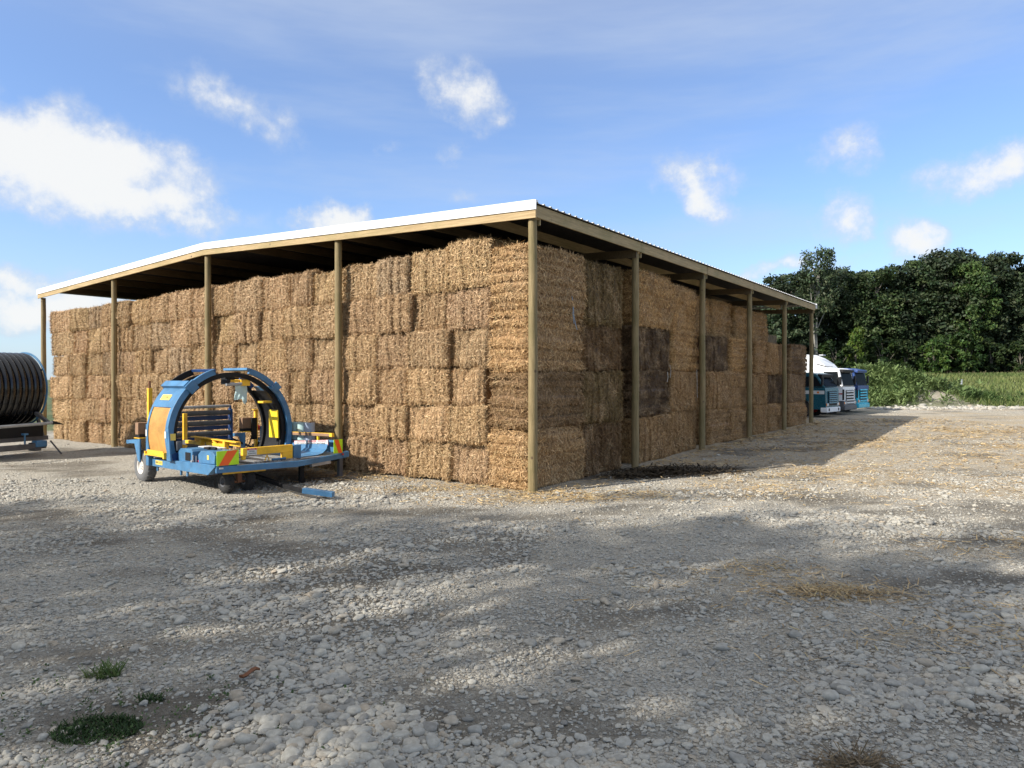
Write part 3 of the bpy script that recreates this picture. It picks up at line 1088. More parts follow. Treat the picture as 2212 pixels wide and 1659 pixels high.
# ------------------------------------------------------------------ straw bales
def bale_mesh(seed, dx, dy, dz, flake_axis, counts, vert_bias, step=0.085):
    """big square bale standing on z=0, centred in x and y; counts = stalks on the faces (-y, +x, -x, +z, +y)"""
    rs = np.random.RandomState(seed)
    dims = np.array([dx, dy, dz])
    edges = np.cumsum(rs.uniform(0.10, 0.20, 60) if flake_axis != 2 else rs.uniform(0.19, 0.30, 60))
    deep = 0.085 if flake_axis == 2 else 0.055
    edges -= rs.uniform(0, 0.15)
    offs = rs.normal(0, 0.020, 61)
    ph = rs.uniform(0, 6.28, (6, 1))
    fr = rs.normal(0, 2.6, (6, 3))
    lean = rs.normal(0, 0.03, 2)

    def surf(P, n):
        """round the corners, part the flakes, roughen"""
        r = 0.125
        q = np.clip(P, -(dims / 2 - r), dims / 2 - r)
        d = P - q
        ln = np.linalg.norm(d, axis=1, keepdims=True) + 1e-9
        nn = d / ln
        p = q + nn * r
        c = p[:, flake_axis] + dims[flake_axis] / 2 + 0.02 * np.sin(p[:, (flake_axis + 1) % 3] * 5 + seed)
        i = np.searchsorted(edges, c)
        lo = edges[np.clip(i - 1, 0, 59)]
        hi = edges[np.clip(i, 0, 59)]
        dd = np.minimum(np.abs(c - lo), np.abs(hi - c))
        disp = offs[np.clip(i, 0, 60)] - deep * np.exp(-(dd / 0.030) ** 2)
        disp = disp + 0.030 * np.sin(p @ fr.T + ph.T).sum(1) / 1.6
        disp = disp * (np.abs(nn[:, flake_axis]) < 0.8)
        p = p + nn * disp[:, None]
        p[:, 0] += lean[0] * (p[:, 2] / dz + 0.5)
        p[:, 1] += lean[1] * (p[:, 2] / dz + 0.5)
        p[:, 2] += dz / 2
        if n is not None:
            return p, nn, np.where(np.abs(nn[:, flake_axis]) < 0.8, dd, 1.0)
        return p, nn

    Vs, Fs, Cs, base = [], [], [], 0
    specs = {'-y': (1, -1, 0, 2), '+y': (1, 1, 0, 2), '+x': (0, 1, 1, 2), '-x': (0, -1, 1, 2), '+z': (2, 1, 0, 1), '-z': (2, -1, 0, 1)}
    for fx, (k, sg, a, b) in specs.items():
        na, nb = max(3, int(dims[a] / step)), max(3, int(dims[b] / step))
        A, B = np.meshgrid(np.linspace(-.5, .5, na + 1) * dims[a], np.linspace(-.5, .5, nb + 1) * dims[b])
        P = np.zeros((A.size, 3))
        P[:, a], P[:, b], P[:, k] = A.ravel(), B.ravel(), sg * dims[k] / 2
        p, nn = surf(P, None)
        p += nn * rs.normal(0, 0.010, (len(p), 1))
        g = np.arange(A.size).reshape(nb + 1, na + 1)
        q = np.stack([g[:-1, :-1], g[:-1, 1:], g[1:, 1:], g[1:, :-1]], -1).reshape(-1, 4)
        if (sg > 0) != ((k, a, b) in ((2, 0, 1), (0, 1, 2))):
            q = q[:, ::-1]
        Vs.append(p)
        Fs.append(q + base)
        base += len(p)
        c = np.array([[0.30, 0.18, 0.08]]) * rs.uniform(0.7, 1.2, (len(p), 1))
        Cs.append(c)
    for fx, n in zip(('-y', '+x', '-x', '+z', '+y'), counts):
        if n <= 0:
            continue
        k, sg, a, b = specs[fx]
        P = np.zeros((n, 3))
        P[:, a] = rs.uniform(-.5, .5, n) * dims[a]
        P[:, b] = rs.uniform(-.5, .5, n) * dims[b]
        # thicker thatch along the edges
        ed = rs.uniform(0, 1, n) < 0.16
        P[ed, a] = np.sign(rs.uniform(-1, 1, ed.sum())) * dims[a] * rs.uniform(0.44, 0.5, ed.sum())
        ed = rs.uniform(0, 1, n) < 0.14
        P[ed, b] = np.sign(rs.uniform(-1, 1, ed.sum())) * dims[b] * rs.uniform(0.44, 0.5, ed.sum())
        P[:, k] = sg * dims[k] / 2
        p, nn, dd = surf(P, 1)
        kp = (dd > (0.040 if flake_axis == 2 else 0.026)) | (rs.uniform(0, 1, n) < 0.22)
        p, nn = p[kp], nn[kp]
        n = len(p)
        t = rs.normal(0, 1, (n, 3))
        t[:, 2] *= vert_bias
        if flake_axis == 2 and fx == '-y':
            t[:, 2] *= 0.55
        if fx != '+z':
            t[:, 2] -= 0.15
        t -= nn * (t * nn).sum(1, keepdims=True)
        t /= np.linalg.norm(t, axis=1, keepdims=True) + 1e-9
        L = rs.uniform(0.05, 0.17, n) * np.where(rs.uniform(0, 1, n) < 0.1, 1.7, 1.0)
        W = rs.uniform(0.006, 0.015, n)
        lift = np.abs(rs.normal(0.015, 0.04, n))
        wn = nn + rs.normal(0, 0.45, (n, 3))
        wn /= np.linalg.norm(wn, axis=1, keepdims=True)
        V, F = blades(p + nn * 0.004 - t * (L / 2)[:, None], t, wn, L, W, np.zeros(n))
        V = V.reshape(-1, 4, 3)
        V[:, 2:] += (nn * lift[:, None])[:, None]
        V = V.reshape(-1, 3)
        Vs.append(V)
        Fs.append(F + base)
        base += len(V)
        Cs.append(np.repeat(straw_cols(n, rs), 4, 0))
    return np_mesh('straw_bale', np.concatenate(Vs), np.concatenate(Fs), M['straw'], np.concatenate(Cs))


GB = [bale_mesh(100 + i, 1.45, 1.25, 1.03, 0, (5200, 500, 500, 1500, 0), 0.9) for i in range(8)]
EB = [bale_mesh(200 + i, 1.25, 2.5, 1.55, 2 if i < 3 else 1, (3600, 7500, 0, 1500, 400), 1.5) for i in range(6)]
rnd = random.Random(3)
ROWN = ['top row', 'second row from the top', 'third row from the top', 'fourth row from the top', 'fifth row from the top', 'bottom row']
ZR = np.array([6.20, 5.11, 4.05, 3.02, 1.98, 1.0, -0.06])
ZL = np.array([5.90, 4.90, 3.83, 2.84, 1.78, 0.80, -0.22])
UE = [1.40, 2.95, 4.39, 5.75, 7.2, 8.62, 9.95, 11.43, 12.85, 14.35, 15.75, 17.25, 18.85, 20.35, 21.7, 23.0, 24.45, 25.9, 28.35]
for row in range(6):
    ue = [UE[0] + (0.02, 0.10, 0.12, 0.34, 0.14, 0.06)[row]] + [q + rnd.uniform(-.13, .13) for q in UE[1:-1]] + [UE[-1]]
    for i in range(len(ue) - 1):
        a, b = ue[i], ue[i + 1]
        um = (a + b) / 2
        zz = ZR + (ZL - ZR) * min(1, max(0, (um - 2) / 25))
        z1, z0 = zz[row], zz[row + 1]
        if row == 0:
            z1 += rnd.uniform(-0.05, 0.06) + (0.16 if i == 0 else 0.05 if i == 1 else 0)
        out = rnd.uniform(-0.06, 0.12)
        k = rnd.uniform(0.88, 1.10)
        col = (k, k * rnd.uniform(0.97, 1.02), k * rnd.uniform(0.93, 1.04))
        word = 'golden'
        if (row, i) in ((0, 2), (2, 10), (0, 15), (2, 14), (1, 11)):
            col = (0.92, 0.97, 1.08)
            word = 'greyish'
        w = barn_pt(-um, 0.17 + 0.625 + out, z0)
        o = link('straw_bale', GB[rnd.randrange(8)], None, w, (0, rnd.uniform(-.012, .012), -ANG + rnd.uniform(-.045, .045)), ((b - a) / 1.45 * rnd.uniform(0.95, 1.02), 1, (z1 - z0) / 1.03 * rnd.uniform(0.975, 1.01)), col)
        tag(o, f'{word} straw bale in {ROWN[row]}, {ORD[i + 1]} left of the corner stack', 'straw bale', 'straw bales stacked along the gable end')

ROWE = ['top', 'second from top', 'third from top', 'bottom']
NORM, DARK, GREEN, BLACK, PALE = (0.90, 0.80, 0.64), (0.38, 0.31, 0.22), (0.40, 0.38, 0.25), (0.25, 0.21, 0.17), (1.10, 0.98, 0.74)  # tints also carry the warm, dim tone of the shaded side
EAVE = [  # v0, v1, heights, tints, recess of each row
    (0.12, 2.84, (6.08, 4.43, 2.86, 1.42, -0.15), ((0.96, 0.90, 0.78), (1.0, 0.93, 0.80), (0.56, 0.51, 0.44), (0.98, 0.92, 0.80)), (0, 0, 0, 0)),
    (2.92, 5.30, (6.08, 4.25, 2.93, 1.44, -0.08), (GREEN, DARK, GREEN, DARK), (.05, .08, 0, .05)),
    (6.30, 8.95, (6.21, 4.43, 3.0, 1.46, -0.02), (PALE, BLACK, BLACK, NORM), (0, .06, .06, 0)),
    (9.02, 11.45, (6.03, 4.45, 2.98, 1.55, 0.10), (PALE, PALE, NORM, NORM), (0, 0, .02, .05)),
    (12.60, 15.20, (6.10, 4.43, 3.01, 1.48, 0.06), (PALE, BLACK, NORM, NORM), (.95, .12, 0, 0)),
    (15.28, 17.75, (6.12, 4.43, 3.00, 1.43, 0.0), (PALE, PALE, NORM, NORM), (.85, 0, .03, 0)),
    (18.45, 20.40, (6.10, 4.48, 2.95, 1.50, 0.0), (PALE, NORM, NORM, NORM), (.95, 0, 0, 0)),
    (20.85, 23.35, (6.05, 4.47, 2.95, 1.47, 0.02), (PALE, NORM, BLACK, NORM), (.9, 0, .08, 0)),
    (24.50, 27.90, (0, 4.55, 2.97, 1.42, 0.10), (None, DARK, (0.60, 0.54, 0.48), NORM), (0, 0, .04, 0))]
bale_at = {}
for c, (v0, v1, hs, tints, rec) in enumerate(EAVE):
    for row in range(4):
        if tints[row] is None:
            continue
        z1, z0 = hs[row], hs[row + 1]
        if row == 3:
            w_ = barn_pt(-0.6, (v0 + v1) / 2)
            z0 = min(z0, Gz(w_.x, w_.y) - 0.02)
        depth = 1.22
        x = -0.20 - depth / 2 - rec[row] - rnd.uniform(0, 0.05)
        w = barn_pt(x, (v0 + v1) / 2 + rnd.uniform(-.05, .05), z0)
        word = {'BLACK': 'blackened', 'DARK': 'dark brown', 'GREEN': 'greenish brown', 'PALE': 'pale', 'NORM': 'brown'}[
            'BLACK' if tints[row] == BLACK else 'DARK' if tints[row] == DARK else 'GREEN' if tints[row] == GREEN else 'PALE' if tints[row] == PALE else 'NORM']
        o = link('straw_bale', EB[rnd.randrange(3) if c == 0 else rnd.randrange(6)], None, w, (0, 0, -ANG + rnd.uniform(-.02, .02)), (depth / 1.25, (v1 - v0) / 2.5 * 0.99, (z1 - z0) / 1.55 * 0.995), tints[row])
        nm = 'corner stack' if c == 0 else f'{ORD[c + 1]} stack' if c < 8 else 'farthest stack'
        tag(o, f'{word} big bale, {ROWE[row]} of the {nm} along the shaded side', 'straw bale', 'big straw bales stacked along the shaded eave side')
        bale_at[(c, row)] = o
core = MB()
core.bx(-27.4, -1.75, 1.7, 27.6, -0.1, 5.2).bx(-27.2, -2.4, 1.6, 27.0, 5.2, 5.95).bx(-27.0, -3.2, 3.2, 26.5, 5.95, 6.36)  # upper blocks raised to shut light out of the roof space
o = core.build('stacked_straw', None, None)
o.location = (CX, CY, 0)
o.rotation_euler = (0, 0, -ANG)
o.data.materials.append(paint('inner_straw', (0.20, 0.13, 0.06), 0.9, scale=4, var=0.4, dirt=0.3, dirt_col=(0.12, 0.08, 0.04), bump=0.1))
tag(o, 'mass of straw bales filling the dark inside of the barn', kind='stuff')


def twine(bale, pts, mat):
    inv = bale.matrix_basis.inverted()
    b = MB().tube([inv @ barn_pt(*p) for p in pts], 0.007, 5)
    b.build('twine', mat, bale)


twine(bale_at[(0, 0)], [(-0.165, 2.10, 5.0), (-0.15, 2.18, 4.7), (-0.16, 2.22, 4.42), (-0.13, 2.28, 4.15), (-0.14, 2.36, 4.05)], M['twine_blue'])
twine(bale_at[(0, 0)], [(-0.15, 2.16, 4.75), (-0.13, 2.12, 4.45), (-0.14, 2.20, 4.2)], M['twine_blue'])
twine(bale_at[(3, 2)], [(-0.16, 11.15, 3.05), (-0.15, 11.17, 2.6), (-0.155, 11.18, 2.15), (-0.14, 11.2, 2.0)], M['twine_white'])
twine(bale_at[(2, 1)], [(-0.20, 8.75, 3.2), (-0.18, 8.80, 3.0), (-0.19, 8.76, 2.75)], M['twine_white'])
twine(bale_at[(2, 2)], [(-0.20, 8.55, 2.95), (-0.18, 8.56, 2.75), (-0.19, 8.50, 2.6)], M['twine_white'])
for dz in ():
    twine(bale_at[(0, 2)], [(-0.165, 0.9, dz), (-0.15, 1.5, dz + 0.01), (-0.16, 2.3, dz - 0.01)], M['twine_white'])

# ------------------------------------------------------------------ bale wrapper
WR = -math.atan2(0.636, 0.77)
wrap = thing('bale_wrapper', 'blue and yellow inline bale wrapper with tall round hoop parked before the bales', 'bale wrapper', (-10.1, 19.4, -0.15), WR)


def part(b, name, mat, bevel=0.006, smooth=False, parent=wrap):
    return b.build(name, M[mat] if isinstance(mat, str) else mat, parent, bevel, smooth)


def sideplane(poly, s0, s1):                           # outline in (length, height), thickness across
    return MB().prism(poly, lambda a, b, d: (a, d, b), s0, s1)


# deck and chassis
part(MB().prism([(-0.1, 0.10), (3.68, 0.10), (3.80, 2.2), (3.36, 4.02), (-0.1, 4.02)], lambda a, b, d: (a, b, d), 0.585, 0.70), 'deck', 'bedsteel', 0.004)
for k in range(13):
    s = 0.92 + 0.118 * k
    x1 = 3.70 + 0.06 * min(1, s / 2.2)
    part(MB().bx(1.66, x1 - 0.05, s, s + 0.085, 0.702, 0.722 + 0.004 * (k % 3)), 'deck_slat', 'bedsteel' if k % 4 else 'darkgrey', 0.003)
part(sideplane([(-0.1, 0.48), (3.46, 0.50), (3.80, 0.72), (3.80, 0.76), (2.6, 0.745), (1.5, 0.715), (-0.1, 0.67)], -0.03, 0.10), 'side_beam', 'blue')
part(MB().beam((3.80, 0.0, 0.645), (3.88, 2.22, 0.60), 0.07, 0.15).beam((3.88, 2.20, 0.60), (3.44, 4.10, 0.645), 0.07, 0.14), 'front_skirt', 'blue', 0.004)
part(MB().prism([(3.46, 0.50), (3.80, 0.70), (3.80, 0.74), (3.44, 0.52)], lambda a, b, d: (a, d, b), 0.10, 0.55), 'skirt_corner', 'navy', 0)
part(MB().beam((3.72, 0.22, 0.535), (3.74, 1.35, 0.52), 0.06, 0.05), 'step_rail', 'yellow', 0.004)
part(MB().beam((3.70, 2.75, 0.50), (3.58, 3.45, 0.52), 0.09, 0.09), 'step_rail', 'grey', 0.004)
part(MB().bx(0.2, 3.3, 0.5, 0.62, 0.42, 0.585).bx(0.2, 3.3, 3.3, 3.42, 0.42, 0.585).bx(0.4, 0.52, 0.2, 3.8, 0.44, 0.584).bx(2.6, 2.72, 0.2, 3.8, 0.44, 0.584).bx(1.4, 1.5, 1.2, 2.6, 0.25, 0.43), 'chassis', 'darkgrey')


def wheel(x, s0, s1, r, rimr, tyre, rim, face=-1, h=None):
    h = r if h is None else h
    w = abs(s1 - s0)
    t = MB().lathe((x, s0, h), (0, 1, 0), [(0.02, rimr), (0.0, rimr + 0.05), (0.015, r - 0.05), (0.05, r - 0.008), (w * 0.5, r), (w - 0.05, r - 0.008), (w - 0.015, r - 0.05), (w, rimr + 0.05), (w - 0.02, rimr)], 36)
    n = 22
    for k in range(n):                                 # tread lugs
        a = 2 * math.pi * k / n
        c, s_ = math.cos(a), math.sin(a)
        for q in (0, 1):
            p0 = (x + (r + 0.004) * c, s0 + (0.05 if q else w * 0.48), h + (r + 0.004) * s_)
            a2 = a + (0.11 if q else -0.11)
            p1 = (x + (r + 0.004) * math.cos(a2), s0 + (w * 0.52 if q else w - 0.05), h + (r + 0.004) * math.sin(a2))
            t.beam(p0, p1, 0.035, 0.02, (c, 0, s_))
    o = part(t, 'tyre', tyre, 0, True)
    f = s0 if face < 0 else s1
    g = -face
    m = MB().lathe((x, f, h), (0, g, 0), [(0.015, rimr), (0.02, rimr - 0.03), (0.06, rimr - 0.05), (0.085, rimr * 0.55), (0.05, rimr * 0.5), (0.04, 0.05), (0.03, 0.01), (w * 0.7, 0.01), (w * 0.7, rimr)], 28)
    for k in range(6):
        a = math.pi * k / 3
        m.cyl((x + math.cos(a) * rimr * 0.36, f + g * 0.05, h + math.sin(a) * rimr * 0.36), (x + math.cos(a) * rimr * 0.36, f + g * 0.02, h + math.sin(a) * rimr * 0.36), 0.014, 6)
    part(m, 'rim', rim, 0, True, o)
    return o


wheel(-0.22, -0.10, 0.22, 0.44, 0.215, 'pale_rubber', 'rim', -1, 0.43)
wheel(-0.22, 3.40, 3.70, 0.44, 0.215, 'rubber', 'rim', -1, 0.43)
wheel(3.40, 0.36, 0.58, 0.29, 0.13, 'rubber', 'darkgrey', -1, 0.285)
wheel(3.40, 0.92, 1.16, 0.29, 0.13, 'rubber', 'darkgrey', -1, 0.285)
part(MB().cyl((3.42, 0.40, 0.245), (3.42, 1.2, 0.245), 0.03, 10).bx(3.36, 3.48, 0.74, 0.86, 0.24, 0.59), 'axle', 'rust')
part(MB().bx(3.40, 3.50, 2.55, 2.68, 0.06, 0.58).bx(3.34, 3.56, 2.5, 2.74, 0.03, 0.06), 'stand_leg', 'black')
part(MB().bx(3.36, 3.48, 3.86, 3.98, 0.06, 0.58).bx(3.30, 3.54, 3.80, 4.04, 0.04, 0.06), 'stand_leg', 'darkgrey')
part(MB().bx(3.30, 3.42, 2.7, 3.9, 0.50, 0.56), 'stand_beam', 'black')
for t_ in (0.55, 1.9, 2.25):
    part(MB().bx(t_, t_ + 0.06, 0.02, 0.06, 0.36, 0.50), 'hanger', 'blue', 0.003)

# the hoop: y is across, z is height, x is depth along the machine
HY, HZ = 1.70, 1.35
sec = lambda r0, r1, a0, a1, x0, x1, n=18: MB().sector(HY, HZ, r0, r1, R(a0), R(a1), x0, x1, n)
part(sec(1.69, 1.85, 137, 201, 1.50, 1.58, 24), 'hoop_face', 'blue', 0.004)
part(sec(1.69, 1.85, -20, 44, 1.50, 1.58, 24), 'hoop_face', 'blue', 0.004)
part(sec(1.71, 1.87, 108, 131, 1.49, 1.585), 'hoop_face', 'blue', 0.004)
part(sec(1.71, 1.87, 48, 75, 1.49, 1.585), 'hoop_face', 'blue', 0.004)
part(sec(1.835, 1.852, 137, 156, 0.30, 1.505), 'hoop_skin', 'blue', 0)
part(sec(1.832, 1.848, 156, 201, 0.30, 0.40), 'guard_frame', 'blue', 0)
part(sec(1.832, 1.848, 156, 201, 1.42, 1.505), 'guard_frame', 'blue', 0)
part(sec(1.835, 1.852, -20, 44, 0.30, 1.505, 24), 'hoop_skin', 'blue', 0)
part(sec(1.66, 1.672, -20, 44, 0.30, 1.495, 24), 'inner_lining', 'black', 0)
part(sec(1.66, 1.672, 137, 201, 0.30, 1.495, 24), 'inner_lining', 'black', 0)
part(sec(1.56, 1.69, -22, 202, 1.38, 1.475, 56), 'ring_rail', 'black', 0.004)
part(sec(1.58, 1.68, -22, 202, 0.33, 0.44, 56), 'ring_rail', 'black', 0.004)
part(sec(1.70, 1.87, 108, 133, 0.27, 0.33), 'back_plate', 'black', 0.003)
part(sec(1.70, 1.87, 44, 60, 0.27, 0.33), 'back_plate', 'navy', 0.003)
part(sec(1.80, 1.865, 107.2, 109.2, 0.27, 1.585, 3), 'cross_bar', 'navy', 0)
part(sec(1.80, 1.865, 74, 78, 0.27, 1.585, 3), 'cross_bar', 'blue', 0)
part(sec(1.84, 1.95, 131.5, 137.5, 0.26, 1.60, 4), 'lip_box', 'blue', 0.004)
part(sec(1.64, 1.92, 129, 138, 1.582, 1.66, 5), 'joint_box', 'blue', 0.006)
part(sec(1.64, 1.92, 41, 48, 1.582, 1.66, 5), 'joint_box', 'blue', 0.006)
part(sec(1.62, 1.85, 195, 206, 1.585, 1.64, 5), 'foot_plate', 'navy', 0.004)
part(MB().prism([(1.50, 0.72), (1.72, 0.72), (1.60, 1.55), (1.50, 1.60)], lambda a, b, d: (a, d, b), -0.14, -0.10), 'gusset', 'blue', 0.004)
part(MB().bx(0.22, 0.38, -0.12, 0.02, 0.50, 1.62), 'corner_post', 'blue', 0.006)
# yellow guard: a curtain of narrow bars
gd = MB()
for k in range(46):
    a = 156.6 + (194.5 - 156.6) * k / 45.0
    c, s = math.cos(R(a)), math.sin(R(a))
    gd.beam((0.40, HY + 1.822 * c, HZ + 1.822 * s), (1.42, HY + 1.822 * c, HZ + 1.822 * s), 0.018, 0.011, (0, c, s))
part(gd, 'guard_bars', 'mesh_yellow', 0)
part(sec(1.785, 1.80, 156, 195, 0.40, 1.42), 'guard_backing', 'rust', 0)
part(MB().bx(0.36, 1.40, -0.20, 0.0, 0.80, 0.83).bx(0.40, 1.36, -0.17, -0.15, 0.83, 0.95).bx(0.30, 0.36, -0.20, -0.06, 0.78, 0.90).bx(1.40, 1.47, -0.20, -0.06, 0.76, 0.92), 'guard_tray', 'yellow', 0.004)
for t_ in (0.33, 1.46):
    part(MB().bx(t_ - 0.04, t_ + 0.04, -0.158, -0.150, 1.30, 1.48), 'sticker', 'offwhite', 0)
part(MB().bx(1.581, 1.584, -0.10, 0.06, 1.24, 1.42), 'sticker', 'decal', 0)
part(MB().bx(1.66, 1.75, 0.02, 0.15, 0.98, 1.22), 'control_box', 'darkgrey', 0.01)
# decals with print
th = 147.0
dc = (0.86, HY + 1.857 * math.cos(R(th)), HZ + 1.857 * math.sin(R(th)))
d1 = part(MB().bx(-0.27, 0.27, -0.085, 0.085, -0.003, 0.003), 'decal', 'decal', 0)
d1.location, d1.rotation_euler = dc, (R(th - 90), 0, 0)
d1b = part(MB().bx(-0.235, 0.235, -0.058, 0.058, 0.0, 0.0045), 'decal_border', 'ink', 0, parent=d1)
d1c = part(MB().bx(-0.228, 0.228, -0.051, 0.051, 0.0, 0.0055), 'decal_field', 'decal', 0, parent=d1)
text('lettering', 'COLUMBIA', 0.078, M['ink'], d1, (0, 0, 0.0065), (0, 0, 0), 0.95)
for nm, t_, h, w, hh, tx, sz in (('decal', 0.82, 0.605, 0.20, 0.055, 'MW 3311', 0.085), ('decal', 0.02, 0.64, 0.06, 0.05, '', 0)):
    d = part(MB().bx(-w, w, -hh, hh, -0.003, 0.002), nm, 'decal', 0)
    d.location, d.rotation_euler = (t_, -0.034, h), (R(90), 0, 0)
    if tx:
        text('lettering', tx, sz, M['ink'], d, (0, 0, 0.004), (0, 0, 0))
# engine boxes on the near side
part(sideplane([(1.72, 0.72), (2.48, 0.74), (2.50, 1.0), (2.44, 1.06), (1.86, 1.05), (1.70, 0.95)], 0.06, 0.78), 'pump_box', 'blue')
part(MB().bx(2.14, 2.40, 0.045, 0.062, 0.76, 0.97), 'hatch_dark_panel', 'black', 0)  # black panel painted in for the dark inside of an opening
part(sideplane([(2.86, 0.75), (3.66, 0.77), (3.68, 0.98), (3.56, 1.07), (2.98, 1.06), (2.84, 0.96)], 0.04, 0.62), 'tool_box', 'blue')
part(MB().bx(2.50, 2.86, 0.45, 0.50, 0.72, 1.05), 'bay_back', 'black', 0)
part(MB().bx(1.9, 2.86, 0.50, 0.78, 1.055, 1.075), 'box_lid', 'offwhite', 0.004)
part(MB().cyl((2.55, 0.05, 0.74), (2.55, 0.05, 0.92), 0.02).cyl((2.55, 0.05, 0.75), (2.55, -0.0, 0.75), 0.045).cyl((2.62, 0.1, 0.74), (2.62, 0.1, 0.90), 0.015), 'valve', 'grey', 0, True)
part(MB().bx(2.66, 2.80, 0.12, 0.25, 0.74, 0.80), 'filter', 'red', 0.01)
part(MB().bx(2.64, 2.84, 0.18, 0.30, 0.80, 0.90), 'motor', 'grey', 0.01)
part(MB().bx(2.7, 2.95, 0.25, 0.45, 1.07, 1.12).cyl((3.02, 0.3, 1.11), (3.25, 0.3, 1.11), 0.035), 'motor', 'black', 0.006)
part(MB().bx(3.30, 3.38, 0.034, 0.042, 0.86, 0.97), 'sticker', 'decal', 0)


def hazard(s0, s1, z0, z1, x, stripe, lab):
    o = part(MB().bx(x, x + 0.012, s0, s1, z0, z1), 'hazard_board', 'lime', 0.002)
    pts = [(s0 + (s1 - s0) * a, z0 + (z1 - z0) * b) for a, b in stripe]
    MB().prism(pts, lambda a, b, d: (d, a, b), x + 0.0122, x + 0.0145).build('hazard_stripe', M['orange'], o)
    return o


hz = hazard(0.01, 0.58, 0.74, 1.10, 3.815, ((0.08, 0.01), (0.52, 0.01), (0.95, 0.99), (0.47, 0.99)), '')
hz['label'] = 'hazard board whose orange stripe leans right'
hz = hazard(3.60, 3.90, 0.74, 1.13, 3.56, ((0.50, 0.01), (0.97, 0.01), (0.52, 0.99), (0.04, 0.99)), '')
hz['label'] = 'hazard board whose orange stripe leans left'
part(MB().bx(3.42, 3.53, 3.94, 4.16, 0.60, 0.76), 'corner_block', 'blue')
part(MB().bx(3.531, 3.54, 3.90, 3.97, 0.66, 0.72), 'tail_lamp', 'red', 0.004)
part(MB().bx(3.85, 3.865, 0.06, 0.16, 0.66, 0.70), 'tail_lamp', 'offwhite', 0.004)
# yellow loading arm with its warning plate
part(MB().bx(3.44, 3.56, 0.84, 2.28, 0.90, 1.09).bx(3.445, 3.555, 1.98, 2.28, 0.715, 0.90).bx(3.45, 3.54, 0.84, 0.93, 0.80, 0.90), 'loading_arm', 'yellow', 0.008)
part(MB().bx(3.30, 3.44, 2.10, 2.29, 0.715, 1.075), 'arm_bracket', 'lemon', 0.006)
st = part(MB().bx(3.561, 3.563, 0.95, 1.22, 0.905, 1.08), 'warning_plate', 'offwhite', 0)
part(MB().bx(3.5632, 3.5645, 0.955, 1.215, 1.035, 1.077), 'warning_band', 'redink', 0, parent=st)
text('lettering', 'DANGER', 0.042, M['offwhite'], st, (3.566, 1.085, 1.056), (R(90), 0, R(90)))
text('lettering', 'BEWARE', 0.038, M['ink'], st, (3.566, 1.085, 1.00), (R(90), 0, R(90)))
text('lettering', 'MOVING PARTS', 0.036, M['ink'], st, (3.566, 1.085, 0.945), (R(90), 0, R(90)), 0.85)
part(MB().beam((3.60, 1.42, 0.72), (3.60, 1.49, 0.88), 0.02, 0.02).beam((3.60, 1.56, 0.72), (3.60, 1.49, 0.88), 0.02, 0.02), 'loop', 'yellow', 0)
part(MB().cyl((3.62, 1.62, 0.75), (3.62, 2.02, 0.75), 0.028, 12), 'ram', 'blue', 0, True)
part(MB().bx(3.43, 3.56, 2.31, 2.54, 0.70, 1.07), 'arm_post', 'blue', 0.01)
# right-hand trough, its side sweeps up
prof = [(2.56, 0.708), (3.16, 0.72), (3.34, 0.76), (3.46, 0.84), (3.52, 0.95), (3.54, 1.02)]
tr = MB()
n = len(prof)
for k, (x, lift) in enumerate(((1.35, -0.10), (3.42, 0.10))):
    for s, h in prof:
        tr.v.append((x, s, h + lift * max(0, (h - 0.8) / 0.2)))
for i in range(n - 1):
    tr.f.append((i, i + 1, n + i + 1, n + i))
o = part(tr, 'trough', 'blue', 0)
o.modifiers.new('thick', 'SOLIDIFY').thickness = 0.012
sg = part(MB().bx(1.62, 3.30, 3.60, 3.604, 0.0, 0.155), 'danger_sign', 'offwhite', 0)
sg.location = (0.15, -0.10, 0.88)
sg.rotation_euler = (0, -R(4.0), 0)
sg.location.z = 0.745
for x0, x1, zz0, zz1 in ((1.62, 3.30, 0.150, 0.155), (1.62, 3.30, 0.0, 0.005), (1.62, 1.63, 0.005, 0.15), (3.29, 3.30, 0.005, 0.15)):
    part(MB().bx(x0, x1, 3.597, 3.5995, zz0, zz1), 'sign_border', 'redink', 0, parent=sg)
text('lettering', 'DANGER', 0.072, M['redink'], sg, (2.52, 3.596, 0.114), (R(90), 0, 0), 1.5)
text('lettering', 'DO NOT CLIMB ONTO MACHINE', 0.070, M['ink'], sg, (2.46, 3.596, 0.045), (R(90), 0, 0), 1.36)
for k in range(7):
    for xs, dr in ((1.78 + 0.06 * k, 0.03), (2.86 + 0.058 * k, -0.03)):
        if xs < 2.2 or xs > 2.8:
            part(MB().prism([(xs, 0.088), (xs + 0.022, 0.088), (xs + 0.022 + dr, 0.142), (xs + dr, 0.142)], lambda a, b, d: (a, d, b), 3.597, 3.599), 'sign_hatch', 'redink', 0, parent=sg)
part(MB().bx(0.05, 1.75, 4.02, 4.045, 0.70, 1.0), 'side_panel', 'blue', 0.004)
part(sideplane([(1.80, 0.70), (3.2, 0.70), (3.2, 1.07), (1.92, 1.02), (1.80, 0.90)], 4.02, 4.045), 'side_panel', 'blue', 0.004)
part(MB().beam((0.62, 3.56, 1.19), (3.55, 3.56, 1.265), 0.07, 0.085), 'roller_bar', 'brown', 0.01)
part(MB().beam((0.60, 3.56, 1.236), (3.57, 3.56, 1.312), 0.072, 0.012).bx(3.47, 3.59, 3.515, 3.605, 1.215, 1.305), 'bar_edge', 'yellow', 0.003)
for t_ in (0.85, 2.45):
    part(MB().cyl((t_ + 0.4, 3.58, 0.75), (t_ + 0.4, 3.58, 1.20), 0.04, 10), 'bar_support', 'lemon', 0, True)
part(MB().beam((-0.55, 3.80, 1.155), (0.64, 3.57, 1.185), 0.035, 0.035), 'link', 'yellow', 0.003)
